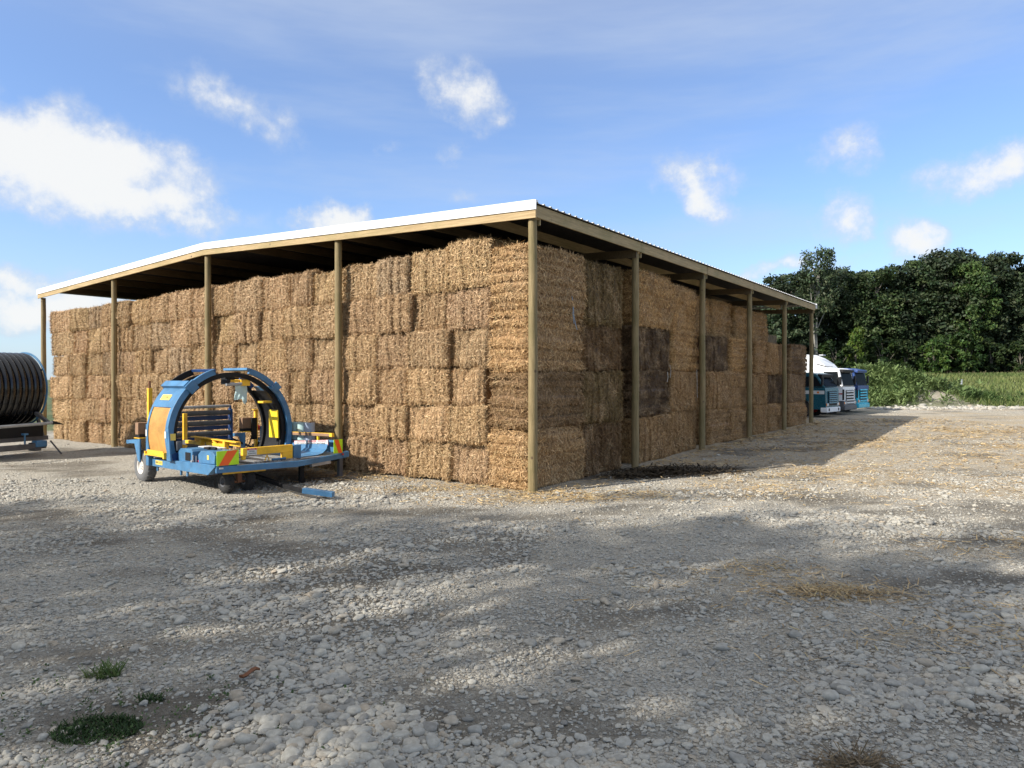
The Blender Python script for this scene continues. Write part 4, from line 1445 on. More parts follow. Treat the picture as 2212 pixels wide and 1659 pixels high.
part(sideplane([(1.02, 1.10), (1.50, 1.10), (1.46, 1.93), (1.0, 1.93)], 3.12, 3.16), 'yellow_panel', 'lemon', 0.006)
part(MB().bx(1.0, 1.3, 2.76, 3.05, 2.14, 2.20), 'yellow_box', 'yellow', 0.006)
part(MB().bx(1.15, 2.55, 3.62, 3.98, 1.00, 1.02).bx(1.2, 1.26, 3.9, 3.96, 0.7, 1.0).bx(2.45, 2.5, 3.9, 3.96, 0.7, 1.0), 'roll_shelf', 'darkgrey', 0.004)
for k, (s, h) in enumerate(((3.55, 0.78), (3.55, 0.87), (3.55, 0.95))):
    part(MB().cyl((-0.45, s, h), (0.10, s, h), 0.05 if k < 2 else 0.045, 14), 'rear_roller', 'film' if k < 2 else 'roller', 0.008, True)
# rear roller bed
for h in (1.82, 1.51, 1.19, 0.92):
    part(MB().cyl((-0.60, 0.62, h), (-0.60, 2.74, h), 0.078, 20), 'roller', 'roller', 0, True)
part(MB().cyl((-0.60, 0.72, 2.0), (-0.60, 2.74, 2.02), 0.045, 14), 'top_bar', 'grey', 0, True)
part(MB().bx(-0.70, -0.685, 0.62, 2.74, 1.30, 1.42).bx(-0.70, -0.685, 0.62, 2.74, 1.60, 1.73).bx(-0.70, -0.685, 0.62, 2.74, 0.74, 1.10), 'bed_sheet', 'navy', 0)
part(MB().bx(-0.72, -0.50, 2.76, 2.80, 0.70, 1.93).bx(-0.64, -0.56, 2.74, 2.79, 1.93, 2.04), 'bed_side', 'navy', 0.006)
part(MB().bx(-0.72, -0.50, 0.56, 0.60, 0.70, 2.04), 'bed_side', 'navy', 0.006)
part(MB().beam((-0.6, 2.8, 1.0), (0.2, 3.1, 0.72), 0.05, 0.05), 'bed_strut', 'black', 0)
# yellow rails over the deck
part(MB().beam((0.80, 0.90, 1.25), (3.18, 0.92, 1.22), 0.13, 0.025).beam((0.80, 0.96, 1.19), (3.18, 0.98, 1.165), 0.022, 0.13), 'guide_rail', 'yellow', 0.003)
part(MB().bx(0.42, 1.34, 0.86, 0.96, 1.04, 1.13).bx(1.24, 1.34, 0.85, 0.97, 1.02, 1.20), 'guide_rail', 'yellow', 0.006)
part(MB().bx(1.60, 2.56, 0.86, 0.95, 1.06, 1.14).bx(2.52, 2.62, 0.85, 0.97, 0.72, 1.22), 'guide_rail', 'yellow', 0.006)
part(MB().beam((1.95, 0.88, 1.20), (2.35, 0.86, 1.06), 0.03, 0.05), 'guide_link', 'yellow', 0)
part(MB().bx(-0.08, 0.02, 1.02, 1.12, 0.78, 1.86), 'guide_post', 'yellow', 0.006)
part(MB().bx(0.16, 0.40, 0.90, 1.06, 0.98, 1.12), 'hub_block', 'darkgrey', 0.02)
# rear brackets, drives and tanks on both sides
for s0, red in ((-0.14, False), (2.96, True)):
    part(MB().bx(-0.42, -0.22, s0 + 0.0, s0 + 0.34, 1.31, 1.64), 'drive_cover', 'brown', 0.012)
    part(MB().bx(-0.44, -0.20, s0 + 0.02, s0 + 0.36, 1.20, 1.31), 'drive_base', 'black', 0.006)
    part(sideplane([(-0.95, 1.12), (-0.08, 1.20), (-0.08, 0.55), (-0.20, 0.60), (-0.42, 1.06), (-0.95, 1.04)], s0 - 0.02, s0 + 0.02), 'fender_bracket', 'blue', 0.004)
    part(MB().bx(-0.95, -0.80, s0 - 0.02, s0 + 0.24, 1.03, 1.13), 'fender_arm', 'blue', 0.006)
    part(MB().bx(-0.45, -0.10, s0 - 0.02, s0 + 0.20, 1.205, 1.225), 'fender_top', 'yellow', 0.003)
part(MB().bx(-0.30, -0.19, 0.13, 0.24, 1.22, 2.60), 'marker_pole', 'yellow', 0.006)
part(MB().cyl((-0.245, 0.185, 2.60), (-0.245, 0.185, 2.80), 0.035, 8), 'pole_tip', 'rust', 0)
part(MB().bx(-0.22, -0.13, 3.34, 3.43, 0.72, 1.88).bx(-0.24, -0.11, 3.28, 3.48, 1.88, 1.90), 'marker_pole', 'yellow', 0.004)
part(MB().bx(-0.17, -0.12, 3.22, 3.40, 0.96, 1.64), 'drive_plate', 'black', 0.004)
part(MB().cyl((-0.4, 3.42, 1.30), (-0.4, 3.62, 1.30), 0.085, 16), 'oil_tank', 'red', 0.01, True)
part(MB().bx(-0.30, -0.24, 3.60, 3.66, 0.7, 1.36), 'tank_post', 'blue', 0.004)
for k, (pts, r_) in enumerate(((((2.3, 0.6, 1.07), (2.0, 0.9, 0.98), (1.4, 1.2, 0.80), (0.8, 1.3, 0.78)), 0.016), (((3.1, 0.5, 1.08), (2.7, 0.8, 0.95), (2.2, 1.1, 0.76), (1.7, 1.5, 0.75)), 0.014), (((1.55, 0.1, 1.2), (1.62, 0.2, 0.95), (1.75, 0.3, 1.05)), 0.014), (((-0.2, 3.3, 1.2), (0.1, 3.0, 0.85), (0.6, 2.6, 0.75)), 0.016))):
    part(MB().tube(pts, r_, 7), 'hydraulic_hose', 'black', 0, True)
# film dispenser hanging in the hoop
dp = part(MB().bx(1.10, 1.35, 1.56, 1.70, 2.70, 2.90), 'dispenser', 'black', 0.01)
part(MB().cyl((1.36, 1.60, 2.80), (1.46, 1.60, 2.80), 0.06, 14), 'dispenser_pulley', 'black', 0, True, dp)
part(MB().bx(1.28, 1.36, 1.70, 2.00, 2.77, 2.83), 'dispenser_bar', 'yellow', 0.004, False, dp)
part(MB().cyl((1.40, 1.56, 2.70), (1.40, 2.02, 2.72), 0.045, 14), 'dispenser_roller', 'grey', 0, True, dp)
part(MB().bx(1.05, 1.42, 2.00, 2.28, 2.66, 2.84), 'dispenser_box', 'yellow', 0.01, False, dp)
fs = MB()
nr_, nc = 16, 10
rr = random.Random(4)
low = [0.42, 0.45, 0.43, 0.44, 0.42, 0.43, 0.41, 0.43, 0.52, 0.57, 0.47]
for i in range(nr_ + 1):
    for j in range(nc + 1):
        k = i / nr_
        y = 1.80 + 0.37 * j / nc + 0.02 * math.sin(k * 5) + (0.02 * k if j in (0, nc) else 0)
        fs.v.append((1.40 + 0.025 * math.sin(j * 1.7 + k * 4) * k + rr.uniform(-.008, .008), y, 2.70 - low[j] * k))
for i in range(nr_):
    for j in range(nc):
        a = i * (nc + 1) + j
        fs.f.append((a, a + 1, a + nc + 2, a + nc + 1))
part(fs, 'torn_film', 'thinfilm', 0, True, dp)
# drawbar resting its end on the stones
part(MB().beam((5.66, 1.20, 0.20), (6.36, 1.54, 0.13), 0.145, 0.125), 'drawbar', 'blue', 0.006)
part(MB().beam((2.6, 1.55, 0.30), (4.2, 1.55, 0.14), 0.10, 0.10).beam((4.2, 1.55, 0.13), (5.70, 1.22, 0.17), 0.10, 0.09), 'drawbar_arm', 'black', 0.004)  # coloured black to sink into the shadow under the machine

# rolls of film standing on the shelf of the wrapper (things of their own)
for k, (t_, mt, lb) in enumerate(((1.42, 'film', 'pale green film roll standing by the hoop of the wrapper'), (1.76, 'film', 'middle pale green film roll with a loose flap'), (2.10, 'filmgrey', 'grey blue film roll farthest from the hoop'))):
    r_ = thing('film_roll', lb, 'film roll', tuple(wrap.location + Matrix.Rotation(WR, 3, 'Z') @ Vector((t_, 3.80, 1.021))), WR, 'film rolls standing on the wrapper')
    MB().lathe((0, 0, 0), (0, 0, 1), [(0, 0.05), (0, 0.155), (0.005, 0.16), (0.52, 0.16), (0.525, 0.155), (0.525, 0.05)], 26).build('film', M[mt], r_, smooth=True)
    MB().lathe((0, 0, 0), (0, 0, 1), [(0.0, 0.034), (0.0, 0.05), (0.54, 0.05), (0.54, 0.034)], 18).build('core', M['brown'], r_, smooth=True)
    if k == 1:
        MB().add([(-0.15, -0.09, 0.52), (-0.19, -0.12, 0.45), (-0.17, -0.13, 0.2), (-0.10, -0.16, 0.12), (-0.06, -0.158, 0.45)], [(0, 1, 4), (1, 2, 4), (2, 3, 4)]).build('loose_flap', M['film'], r_)

# ------------------------------------------------------------------ hose reel
RA = math.atan2(0.91, 0.42)
reel = thing('hose_reel', 'irrigation hose reel wound with black pipe beside the barn, cut off by the frame', 'hose reel', (-18.72, 26.95, -0.19), RA)
RH = 2.53
for k in range(12):
    x = -0.13 - 0.206 * k
    prof = [(x + 0.116 * math.cos(a), 1.25 + 0.116 * math.sin(a)) for a in [2 * math.pi * q / 12 for q in range(12)]]
    MB().lathe((0, 0, RH), (1, 0, 0), prof, 72).build('hose_coil', M['hose'], reel, smooth=True)
MB().lathe((0, 0, RH), (1, 0, 0), [(-2.44, 1.10), (-2.44, 1.22), (-0.03, 1.22), (-0.03, 1.10)], 48).build('drum', M['black'], reel, smooth=True)
for x in (0.0, -2.52):
    fl = MB().lathe((x, 0, RH), (1, 0, 0), [(-0.02, 1.33), (-0.02, 1.40), (0.02, 1.40), (0.02, 1.33)], 64)
    for k in range(8):
        a = math.pi * k / 4 + 0.2
        fl.beam((x, 0.15 * math.cos(a), RH + 0.15 * math.sin(a)), (x, 1.34 * math.cos(a), RH + 1.34 * math.sin(a)), 0.05, 0.04)
    fl.lathe((x, 0, RH), (1, 0, 0), [(-0.05, 0.04), (-0.05, 0.2), (0.05, 0.2), (0.05, 0.04)], 24)
    fl.build('flange', M['blue'], reel, 0.004)
MB().cyl((-2.65, 0, RH), (0.22, 0, RH), 0.06, 16).build('axle', M['grey'], reel, smooth=True)
for x in (0.16, -2.62):
    MB().beam((x, -0.85, 0.72), (x, 0, RH), 0.09, 0.09).beam((x, 0.85, 0.72), (x, 0, RH), 0.09, 0.09).build('side_frame', M['darkgrey'], reel, 0.006)
MB().bx(-2.9, 0.30, -0.95, -0.83, 0.58, 0.74).bx(-2.9, 0.30, 0.83, 0.95, 0.58, 0.74).bx(0.18, 0.30, -0.83, 0.83, 0.58, 0.74).bx(-2.75, -2.6, -0.83, 0.83, 0.58, 0.74).build('chassis', M['darkgrey'], reel, 0.006)
MB().bx(-2.9, 0.10, -0.98, -0.90, 0.74, 1.22).bx(-2.9, 0.10, 0.90, 0.98, 0.74, 1.22).bx(-2.85, 0.05, -0.90, 0.90, 0.76, 0.82).build('drum_guard', M['black'], reel, 0.01)
MB().bx(-1.9, 0.0, -1.35, -1.22, 0.30, 0.50).bx(-0.45, -0.2, -1.36, -0.95, 0.22, 0.52).build('gear_case', M['darkgrey'], reel, 0.03)
MB().bx(-0.42, -0.02, -1.42, -1.10, 0.36, 0.60).build('gearbox', M['blue'], reel, 0.03)
MB().cyl((-0.75, -1.28, 0.5), (-0.75, -1.28, 0.86), 0.03, 10).bx(-0.83, -0.67, -1.36, -1.2, 0.84, 0.90).build('jack', M['blue'], reel)
MB().beam((0.28, -1.1, 0.55), (0.55, -1.35, 0.02), 0.05, 0.05).build('leg', M['darkgrey'], reel)
MB().beam((-2.4, -1.0, 0.6), (-2.6, -1.6, 0.02), 0.06, 0.06).build('leg', M['darkgrey'], reel)
MB().tube([(-3.2, -2.06, 1.20), (-1.5, -2.06, 1.245), (-0.6, -2.06, 1.265), (-0.22, -2.06, 1.29)], 0.055, 12).build('boom', M['grey'], reel, smooth=True)
MB().tube([(-0.25, -2.06, 1.29), (-0.10, -2.06, 1.27), (0.16, -2.08, 1.20)], [0.075, 0.05, 0.012], 10).build('boom_tip', M['black'], reel, smooth=True)
MB().beam((-0.35, -2.0, 1.30), (-0.25, -1.1, 1.62), 0.10, 0.12).beam((-0.25, -1.15, 1.62), (0.05, -0.9, 1.50), 0.16, 0.10).build('boom_bracket', M['darkgrey'], reel, 0.01)
for y0 in (-0.85, 0.62):
    for xx in (-2.3,):
        b = MB().lathe((xx, y0, 0.40), (0, 1, 0), [(0.0, 0.2), (0.0, 0.34), (0.04, 0.40), (0.19, 0.40), (0.23, 0.34), (0.23, 0.2)], 32)
        w_ = b.build('wheel', M['rubber'], reel, smooth=True)
        MB().lathe((xx, y0, 0.40), (0, 1, 0), [(0.03, 0.03), (0.03, 0.2), (0.2, 0.2), (0.2, 0.03)], 24).build('rim', M['offwhite'], w_, smooth=True)

# ------------------------------------------------------------------ trucks
TA = R(-43)


def glass_panel(b, pts, n, th=0.02):
    """flat pane of four corners, standing th proud along n"""
    n = Vector(n).normalized()
    p = [Vector(q) + n * 0.006 for q in pts]
    q = [a + n * th for a in p]
    return b.add([*p, *q], [(0, 1, 2, 3), (7, 6, 5, 4), (0, 4, 5, 1), (1, 5, 6, 2), (2, 6, 7, 3), (3, 7, 4, 0)])


def truck(label, corner, low_m, up_m, bumper_m, length, roof, sill, ws_top, style):
    """x forward, y left, origin on the ground below the right front corner"""
    t = thing('truck', label, 'truck', (corner[0], corner[1], Gz(*corner)), TA, 'trucks parked behind the barn')
    W = 2.44
    ax = -1.45                                        # front axle

    def arch(r, z, n=9):
        return [(ax + r * math.cos(a), z + r * math.sin(a)) for a in [math.pi * k / (n - 1) for k in range(n)]]
    low = [(-length, 0.75), (-length, sill - 0.02), (-0.02, sill - 0.02), (0.0, sill - 0.25), (0.03, 0.60), (-0.02, 0.52), (ax + 0.62, 0.52)] + arch(0.62, 0.55) + [(ax - 0.62, 0.75)]
    MB().prism(low, lambda a, b, d: (a, d, b), 0, W).build('cab_lower', M[low_m], t, 0.045)
    up = [(-length, sill), (-length, roof - 0.05), (-length + 0.1, roof), (ws_top - 0.5, roof), (ws_top - 0.05, roof - 0.10), (ws_top + 0.02, roof - 0.22), (-0.05, sill)]
    MB().prism(up, lambda a, b, d: (a, d, b), 0.04, W - 0.04).build('cab_upper', M[up_m], t, 0.06)
    zt = roof - 0.24
    nx_, nz_ = (zt - sill), (-0.05 - ws_top)
    n = (nx_, 0, nz_)
    glass_panel(MB(), [(-0.05, 0.14, sill + 0.04), (-0.05, W - 0.14, sill + 0.04), (ws_top, W - 0.20, zt), (ws_top, 0.20, zt)], (nx_, 0, -nz_) if -nz_ > 0 else n).build('windscreen', M['glass'], t, 0.008)
    for yy, sgn in ((0.04, -1), (W - 0.04, 1)):
        x0, x1 = ws_top - 0.10, ws_top - 1.0
        pts = [(-0.22, yy, sill + 0.06), (x1, yy, sill + 0.06), (x1, yy, zt - 0.02), (x0, yy, zt - 0.02)]
        glass_panel(MB(), pts, (0, sgn, 0), 0.012).build('side_window', M['glass'], t, 0.006)
        MB().beam((-0.10, yy + sgn * 0.30, sill + 0.12), (-0.10, yy + sgn * 0.30, sill + 0.66), 0.10, 0.22, (0, 1, 0)).beam((-0.16, yy, sill + 0.60), (-0.10, yy + sgn * 0.28, sill + 0.55), 0.03, 0.03).build('mirror', M['black'], t, 0.02)
        if style != 'teal':
            MB().beam((-0.02, yy - sgn * 0.03, sill - 0.9), (-0.02, yy - sgn * 0.03, sill - 0.18), 0.10, 0.16, (0, 1, 0)).build('air_deflector', M['black'], t, 0.02)
    MB().bx(ws_top - 0.02, ws_top + 0.24, 0.16, W - 0.16, zt - 0.06, zt + 0.12, rot=(0, R(14), 0)).build('sun_visor', M['black' if style != 'blue' else 'royal'], t, 0.02)
    # grille of separate bars
    for k in range(5 if style != 'teal' else 6):
        z = sill - 0.32 - k * (0.19 if style != 'teal' else 0.13)
        mt = {'white': 'offwhite', 'blue': 'turq', 'teal': 'teal'}[style]
        MB().bx(0.035, 0.10, 0.46, W - 0.46, z - 0.055, z + 0.035, rot=(0, R(-10), 0)).build('grille_bar', M[mt], t, 0.012)
    MB().bx(0.02, 0.045, 0.44, W - 0.44, sill - 1.15, sill - 0.24).build('grille_backing', M['black'], t)
    MB().bx(-0.30, 0.12, -0.02, W + 0.02, 0.34, 0.66).build('bumper', M[bumper_m], t, 0.05)
    if style == 'teal':
        for y0 in (0.25, W - 0.45):
            MB().bx(0.12, 0.126, y0, y0 + 0.2, 0.42, 0.60).build('bumper_slot', M['black'], t)
        for yy, sgn in ((0.0, -1), (W, 1)):
            MB().bx(-length + 0.02, -0.06, yy - 0.006 if sgn < 0 else yy, yy if sgn < 0 else yy + 0.006, sill - 0.42, sill - 0.20).build('stripe', M['offwhite'], t)
            MB().cyl((-0.45, yy + sgn * 0.006, sill - 0.31), (-0.45, yy + sgn * 0.012, sill - 0.31), 0.07, 14).build('door_badge', M['amber'], t)
    if style == 'white':
        for yy, sgn in ((0.0, -1), (W, 1)):
            MB().bx(-length + 0.02, -0.05, yy - 0.006 if sgn < 0 else yy, yy if sgn < 0 else yy + 0.006, sill - 0.52, sill - 0.44).build('stripe', M['red'], t)
        text('lettering', 'TRANSPORT', 0.26, M['blueink'], t, (-1.15, -0.010, sill - 0.72), (R(90), 0, 0), 0.9)
        MB().bx(-length + 0.02, 0.05, -0.012, W + 0.012, 0.60, 0.98).build('lower_trim', M['darkgrey'], t, 0.03)
        # high roof fairing behind the lamp bar
        prof = [(-length - 0.25, roof - 0.02), (-length - 0.25, roof + 0.45), (-length + 0.05, roof + 0.98), (-length + 0.55, roof + 0.95), (-length + 1.15, roof + 0.70), (-length + 1.75, roof + 0.30), (-length + 2.0, roof + 0.01)]
        MB().prism(prof, lambda a, b, d: (a, d, b), 0.12, W - 0.12).build('roof_fairing', M['white'], t, 0.16, True)
        MB().tube([(-length + 1.3, 0.08, roof + 0.30), (-length + 1.9, 0.06, roof + 0.12), (-0.7, 0.06, roof + 0.07)], 0.025, 8).build('lamp_rail', M['darkgrey'], t)
        MB().bx(-length + 1.15, -length + 1.45, 1.0, 1.5, roof + 0.86, roof + 0.95).build('beacon', M['grey'], t, 0.02)
    if style == 'blue':
        MB().bx(-0.6, 0.05, -0.008, W + 0.008, sill - 0.35, sill - 0.02).build('corner_panel', M['royal'], t, 0.02)
    for y0 in (0.10, W - 0.44):
        hl = MB().bx(0.04, 0.075, y0, y0 + 0.34, 0.74, 0.92).build('headlight', M['lamp'], t, 0.02)
        MB().bx(0.04, 0.078, y0 - 0.075 if y0 < 1 else y0 + 0.345, y0 - 0.005 if y0 < 1 else y0 + 0.415, 0.75, 0.91).build('indicator', M['amber'], hl, 0.012)
    MB().bx(-length - 2.5, -0.5, 0.75, W - 0.75, 0.55, 0.80).build('frame', M['black'], t)
    for y0, f in ((0.06, -1), (W - 0.36, 1)):
        w_ = MB().lathe((ax, y0, 0.51), (0, 1, 0), [(0.02, 0.28), (0, 0.33), (0.02, 0.49), (0.07, 0.52), (0.23, 0.52), (0.28, 0.49), (0.30, 0.33), (0.28, 0.28)], 32).build('wheel', M['rubber'], t, smooth=True)
        MB().lathe((ax, y0 if f < 0 else y0 + 0.3, 0.51), (0, -f, 0), [(0.02, 0.28), (0.05, 0.25), (0.12, 0.20), (0.04, 0.12), (0.03, 0.02), (0.2, 0.02), (0.2, 0.28)], 24).build('rim', M['rim' if style != 'teal' else 'red'], w_, smooth=True)
    return t


truck('dark teal truck with white side stripe and white bumper behind the barn', (19.74, 44.2), 'teal', 'teal', 'white', 2.35, 2.88, 1.92, -0.52, 'teal')
truck('white truck with red side stripe and high roof fairing between two blue ones', (22.05, 46.7), 'white', 'white', 'darkgrey', 3.1, 3.18, 1.92, -0.28, 'white')
truck('turquoise truck with dark blue roof, farthest from the barn', (24.25, 49.3), 'turq', 'royal', 'turq', 2.6, 3.16, 1.95, -0.26, 'blue')

# ------------------------------------------------------------------ trees
def tree_parts(seed, H, rad, nclump, per, leaf, base=0.10, top_heavy=0.0, dense=1.0, cols=((0.020, 0.035, 0.017), (0.075, 0.100, 0.045))):
    """crown as leaf sprays grouped in clumps along limbs, and the trunk with its limbs"""
    rs = np.random.RandomState(seed)
    cz = rs.uniform(base, 1.0, nclump) ** (1 - 0.45 * top_heavy)
    prof = np.sqrt(np.clip(1 - (np.clip(cz - 0.52, -0.52, 0.48) / 0.55) ** 2, 0.03, 1))
    rr = rad * prof * np.sqrt(rs.uniform(0.10, 1.0, nclump)) * rs.uniform(0.75, 1.12, nclump)
    an = rs.uniform(0, 2 * math.pi, nclump)
    C = np.stack([rr * np.cos(an), rr * np.sin(an), cz * H], -1)
    crad = rs.uniform(0.55, 1.15, nclump) * rad / 3.6
    n = nclump * per
    ci = np.repeat(np.arange(nclump), per)
    d = rs.normal(0, 1, (n, 3))
    d /= np.linalg.norm(d, axis=1, keepdims=True)
    rad_ = rs.uniform(0.25, 1.0, n) ** 0.6
    P = C[ci] + d * (crad[ci] * rad_)[:, None] * np.array([1.15, 1.15, 0.75])
    N = d * 0.6 + np.array([0, 0, 0.55]) + rs.normal(0, 0.5, (n, 3))
    N /= np.linalg.norm(N, axis=1, keepdims=True)
    T = np.cross(N, rs.normal(0, 1, (n, 3)))
    T /= np.linalg.norm(T, axis=1, keepdims=True) + 1e-9
    L = leaf * rs.uniform(0.6, 1.4, n)
    V, F = blades(P, T, N, L, L * rs.uniform(0.45, 0.7, n), rs.normal(0, 0.06, n))
    tone = rs.beta(1.6, 2.2, nclump)
    k = np.clip(tone[ci] + rs.normal(0, 0.13, n), 0, 1)[:, None]
    c = np.array(cols[0]) * (1 - k) + np.array(cols[1]) * k
    c[:, 0] *= rs.uniform(0.8, 1.25, n)
    crown = np_mesh('crown', V, F, M['leaf'], np.repeat(c, 4, 0))
    b = MB()
    r0 = 0.018 * H + 0.05
    pts = [(0.02 * H * math.sin(i * 0.9 + seed) * i / 6, 0.015 * H * math.cos(i * 1.3 + seed) * i / 6, -0.4 + (H * 0.86 + 0.4) * i / 7) for i in range(8)]
    b.tube(pts, [r0 * (1 - 0.86 * i / 7) for i in range(8)], 8)
    for j in rs.choice(nclump, min(nclump, 16), replace=False):
        z = max(0.15 * H, C[j, 2] - rs.uniform(0.8, 2.4))
        i = min(6, int((z + 0.4) / (H * 0.86 + 0.4) * 7))
        p0 = np.array(pts[i])
        mid = p0 * 0.5 + C[j] * 0.5 + np.array([0, 0, 0.25])
        b.tube([p0, mid, C[j]], [r0 * 0.34, r0 * 0.2, 0.02], 5)
    return crown, b.mesh('trunk', M['bark'])


TREES = [tree_parts(1, 14.0, 3.9, 165, 90, 0.29), tree_parts(2, 14.0, 3.3, 150, 90, 0.27, 0.07), tree_parts(3, 14.0, 4.4, 175, 90, 0.30, 0.12), tree_parts(4, 14.0, 3.6, 155, 90, 0.28, 0.06)]
SPARSE = tree_parts(9, 14.0, 3.4, 110, 50, 0.25, 0.45, 0.3)
BUSH = [tree_parts(21, 4.0, 1.7, 42, 60, 0.26, 0.05, cols=((0.022, 0.045, 0.012), (0.11, 0.155, 0.045))), tree_parts(22, 4.0, 1.4, 36, 60, 0.24, 0.03, cols=((0.022, 0.045, 0.012), (0.10, 0.14, 0.05)))]


def plant_tree(mesh, x, y, h, w, label, group, tint, name='woodland_tree', cat='tree', h0=14.0, rz=None, trunk_mat=None):
    t = thing(name, label, cat, (x, y, Gz(x, y) - 0.05), rnd.uniform(0, 6.28) if rz is None else rz, group)
    t.scale = (w, w, h / h0)
    c = link('crown', mesh[0], t, color=tint)
    k = link('trunk', mesh[1], t)
    if trunk_mat:
        k.material_slots[0].link = 'OBJECT'
        k.material_slots[0].material = trunk_mat
    return t


def wood_x(px, y):
    return (px - 1106) / 1516.0 * y


FRONT = [  # where along the wood's edge, depth, height, width factor, tint, variant, what sets it apart
    (1702, 86, 12.6, 1.0, (0.95, 1.0, 0.95), 3, 'leafy tree at the wood edge showing under the far roof corner'),
    (1800, 90, 13.4, 0.95, (0.9, 0.95, 0.9), 0, 'dark tree just behind the slender pale trunked one'),
    (1838, 87, 12.2, 0.9, (0.85, 0.95, 0.8), 1, 'lower dark tree in the dip above the white truck'),
    (1886, 86, 12.9, 0.95, (1.1, 1.2, 0.85), 3, 'mid green tree above the turquoise truck'),
    (1936, 88, 13.5, 1.0, (0.85, 0.9, 0.85), 2, 'dark rounded tree behind the weedy spoil heap'),
    (1988, 87, 14.2, 0.95, (0.9, 1.05, 0.8), 1, 'dark tree on the shoulder left of the tallest crown'),
    (2046, 88, 15.6, 1.15, (0.85, 0.85, 0.8), 2, 'tallest broad dark tree of the wood'),
    (2092, 85, 13.4, 0.8, (1.35, 1.6, 0.9), 3, 'lighter green ivy clad tree under the tallest crown'),
    (2122, 88, 14.9, 1.05, (0.85, 0.9, 0.8), 0, 'dark tree next right of the tallest crown'),
    (2172, 87, 14.6, 1.0, (0.95, 1.0, 0.9), 1, 'dark tree above the open grass towards the edge of the view'),
    (2218, 88, 13.7, 1.05, (0.85, 0.9, 0.8), 3, 'rightmost tree, cut by the edge of the view')]
for px, y, h, w, tint, var, lb in FRONT:
    plant_tree(TREES[var], wood_x(px, y), y, h, w, lb, 'trees at the edge of the wood', tint)
for i, px in enumerate((1660, 1720, 1770, 1822, 1865, 1915, 1962, 2012, 2068, 2105, 2150, 2195, 2245, 2300, 2350, 2275, 2330)):
    y = 94 + 4.0 * ((i * 7) % 3) if i < 15 else 87
    plant_tree(TREES[i % 4], wood_x(px, y), y, 12.2 + 2.0 * ((i * 5) % 4) / 3 + (1.6 if 2000 < px < 2160 else 0), 1.15, f'dark tree in the rear row of the wood, {ORD[i + 1]} counted from the barn' if i < 15 else f'{["dark", "dim"][i - 15]} tree past the right edge of the view, by the wood', 'trees deeper in the wood', (0.75, 0.8, 0.75))
t = plant_tree(SPARSE, wood_x(1764, 84), 84, 15.2, 0.8, 'slender sparse tree with pale twin trunk rising beside the barn roof', None, (1.3, 1.3, 1.25), trunk_mat=M['palebark'], rz=0.5)
MB().tube([(0.3, 0.1, -0.3), (-0.5, 0, 4.0), (-1.0, 0.1, 8.0), (-1.3, 0.2, 11.0)], [0.17, 0.13, 0.09, 0.03], 8).build('second_trunk', M['palebark'], t, smooth=True)
for px, y, h, w, tint, var, lb in ((1848, 80.5, 5.6, 0.8, (1.5, 1.55, 0.7), 1, 'yellow green sapling rising behind the trucks'), (2016, 81, 4.6, 0.9, (0.95, 1.15, 0.75), 0, 'light green bush at the foot of the wood beyond the grass'),
                                   (2086, 82, 5.2, 1.1, (0.7, 0.85, 0.6), 0, 'dark green bush below the ivy clad tree'), (1955, 82, 4.2, 1.1, (0.5, 0.55, 0.5), 1, 'dull bush behind the spoil heap'), (1905, 82, 4.6, 1.2, (0.5, 0.6, 0.45), 0, 'dark bush behind the top of the spoil heap'),
                                   (2205, 82, 4.0, 1.0, (0.6, 0.65, 0.5), 1, 'dark bush at the far right foot of the wood'), (1805, 80, 4.0, 1.1, (0.6, 0.7, 0.5), 0, 'dark bush behind the white roof fairing'), (2140, 83, 4.4, 1.2, (0.45, 0.5, 0.4), 1, 'dim undergrowth bush between the last dark trunks')):
    plant_tree(BUSH[var], wood_x(px, y), y, h, w, lb, 'bushes at the foot of the wood', tint, 'bush', 'bush', 4.0)
def sprigs(cx, cy, rx, ry, n, h0, h1, w, cols, seed, per=7, spread=0.9, dens=None):
    """many-leaved stems; returns arrays"""
    rs = np.random.RandomState(seed)
    x = cx + rs.normal(0, 1, n) * rx
    y = cy + rs.normal(0, 1, n) * ry
    if dens is not None:
        k = dens(x, y, rs)
        x, y = x[k], y[k]
        n = len(x)
    h = rs.uniform(h0, h1, n)
    z = G(x, y)
    i = np.repeat(np.arange(n), per)
    m = n * per
    t = rs.uniform(0.0, 1.0, m)
    an = rs.uniform(0, 6.28, m)
    r = spread * 0.5 * h[i] * (0.35 + 0.5 * (1 - t)) * rs.uniform(0.2, 1, m)
    P = np.stack([x[i] + r * np.cos(an), y[i] + r * np.sin(an), z[i] + h[i] * t * 0.8], -1)
    up = rs.uniform(0.2, 1.4, m)
    T = np.stack([np.cos(an), np.sin(an), up], -1)
    T /= np.linalg.norm(T, axis=1, keepdims=True)
    N = np.stack([-np.cos(an) * up, -np.sin(an) * up, np.ones(m)], -1) + rs.normal(0, 0.35, (m, 3))
    N /= np.linalg.norm(N, axis=1, keepdims=True)
    L = h[i] * rs.uniform(0.18, 0.40, m)
    V, F = blades(P, T, N, L, w * rs.uniform(0.6, 1.4, m) * h[i], np.zeros(m))
    k = rs.uniform(0, 1, n)[i][:, None] * 0.7 + rs.uniform(0, 0.3, (m, 1))
    c = np.array(cols[0]) * (1 - k) + np.array(cols[1]) * k
    return V, F, np.repeat(c, 4, 0)


def join(parts):
    V, F, C, b = [], [], [], 0
    for v, f, c in parts:
        V.append(v); F.append(f + b); C.append(c)
        b += len(v)
    return np.concatenate(V), np.concatenate(F), np.concatenate(C)


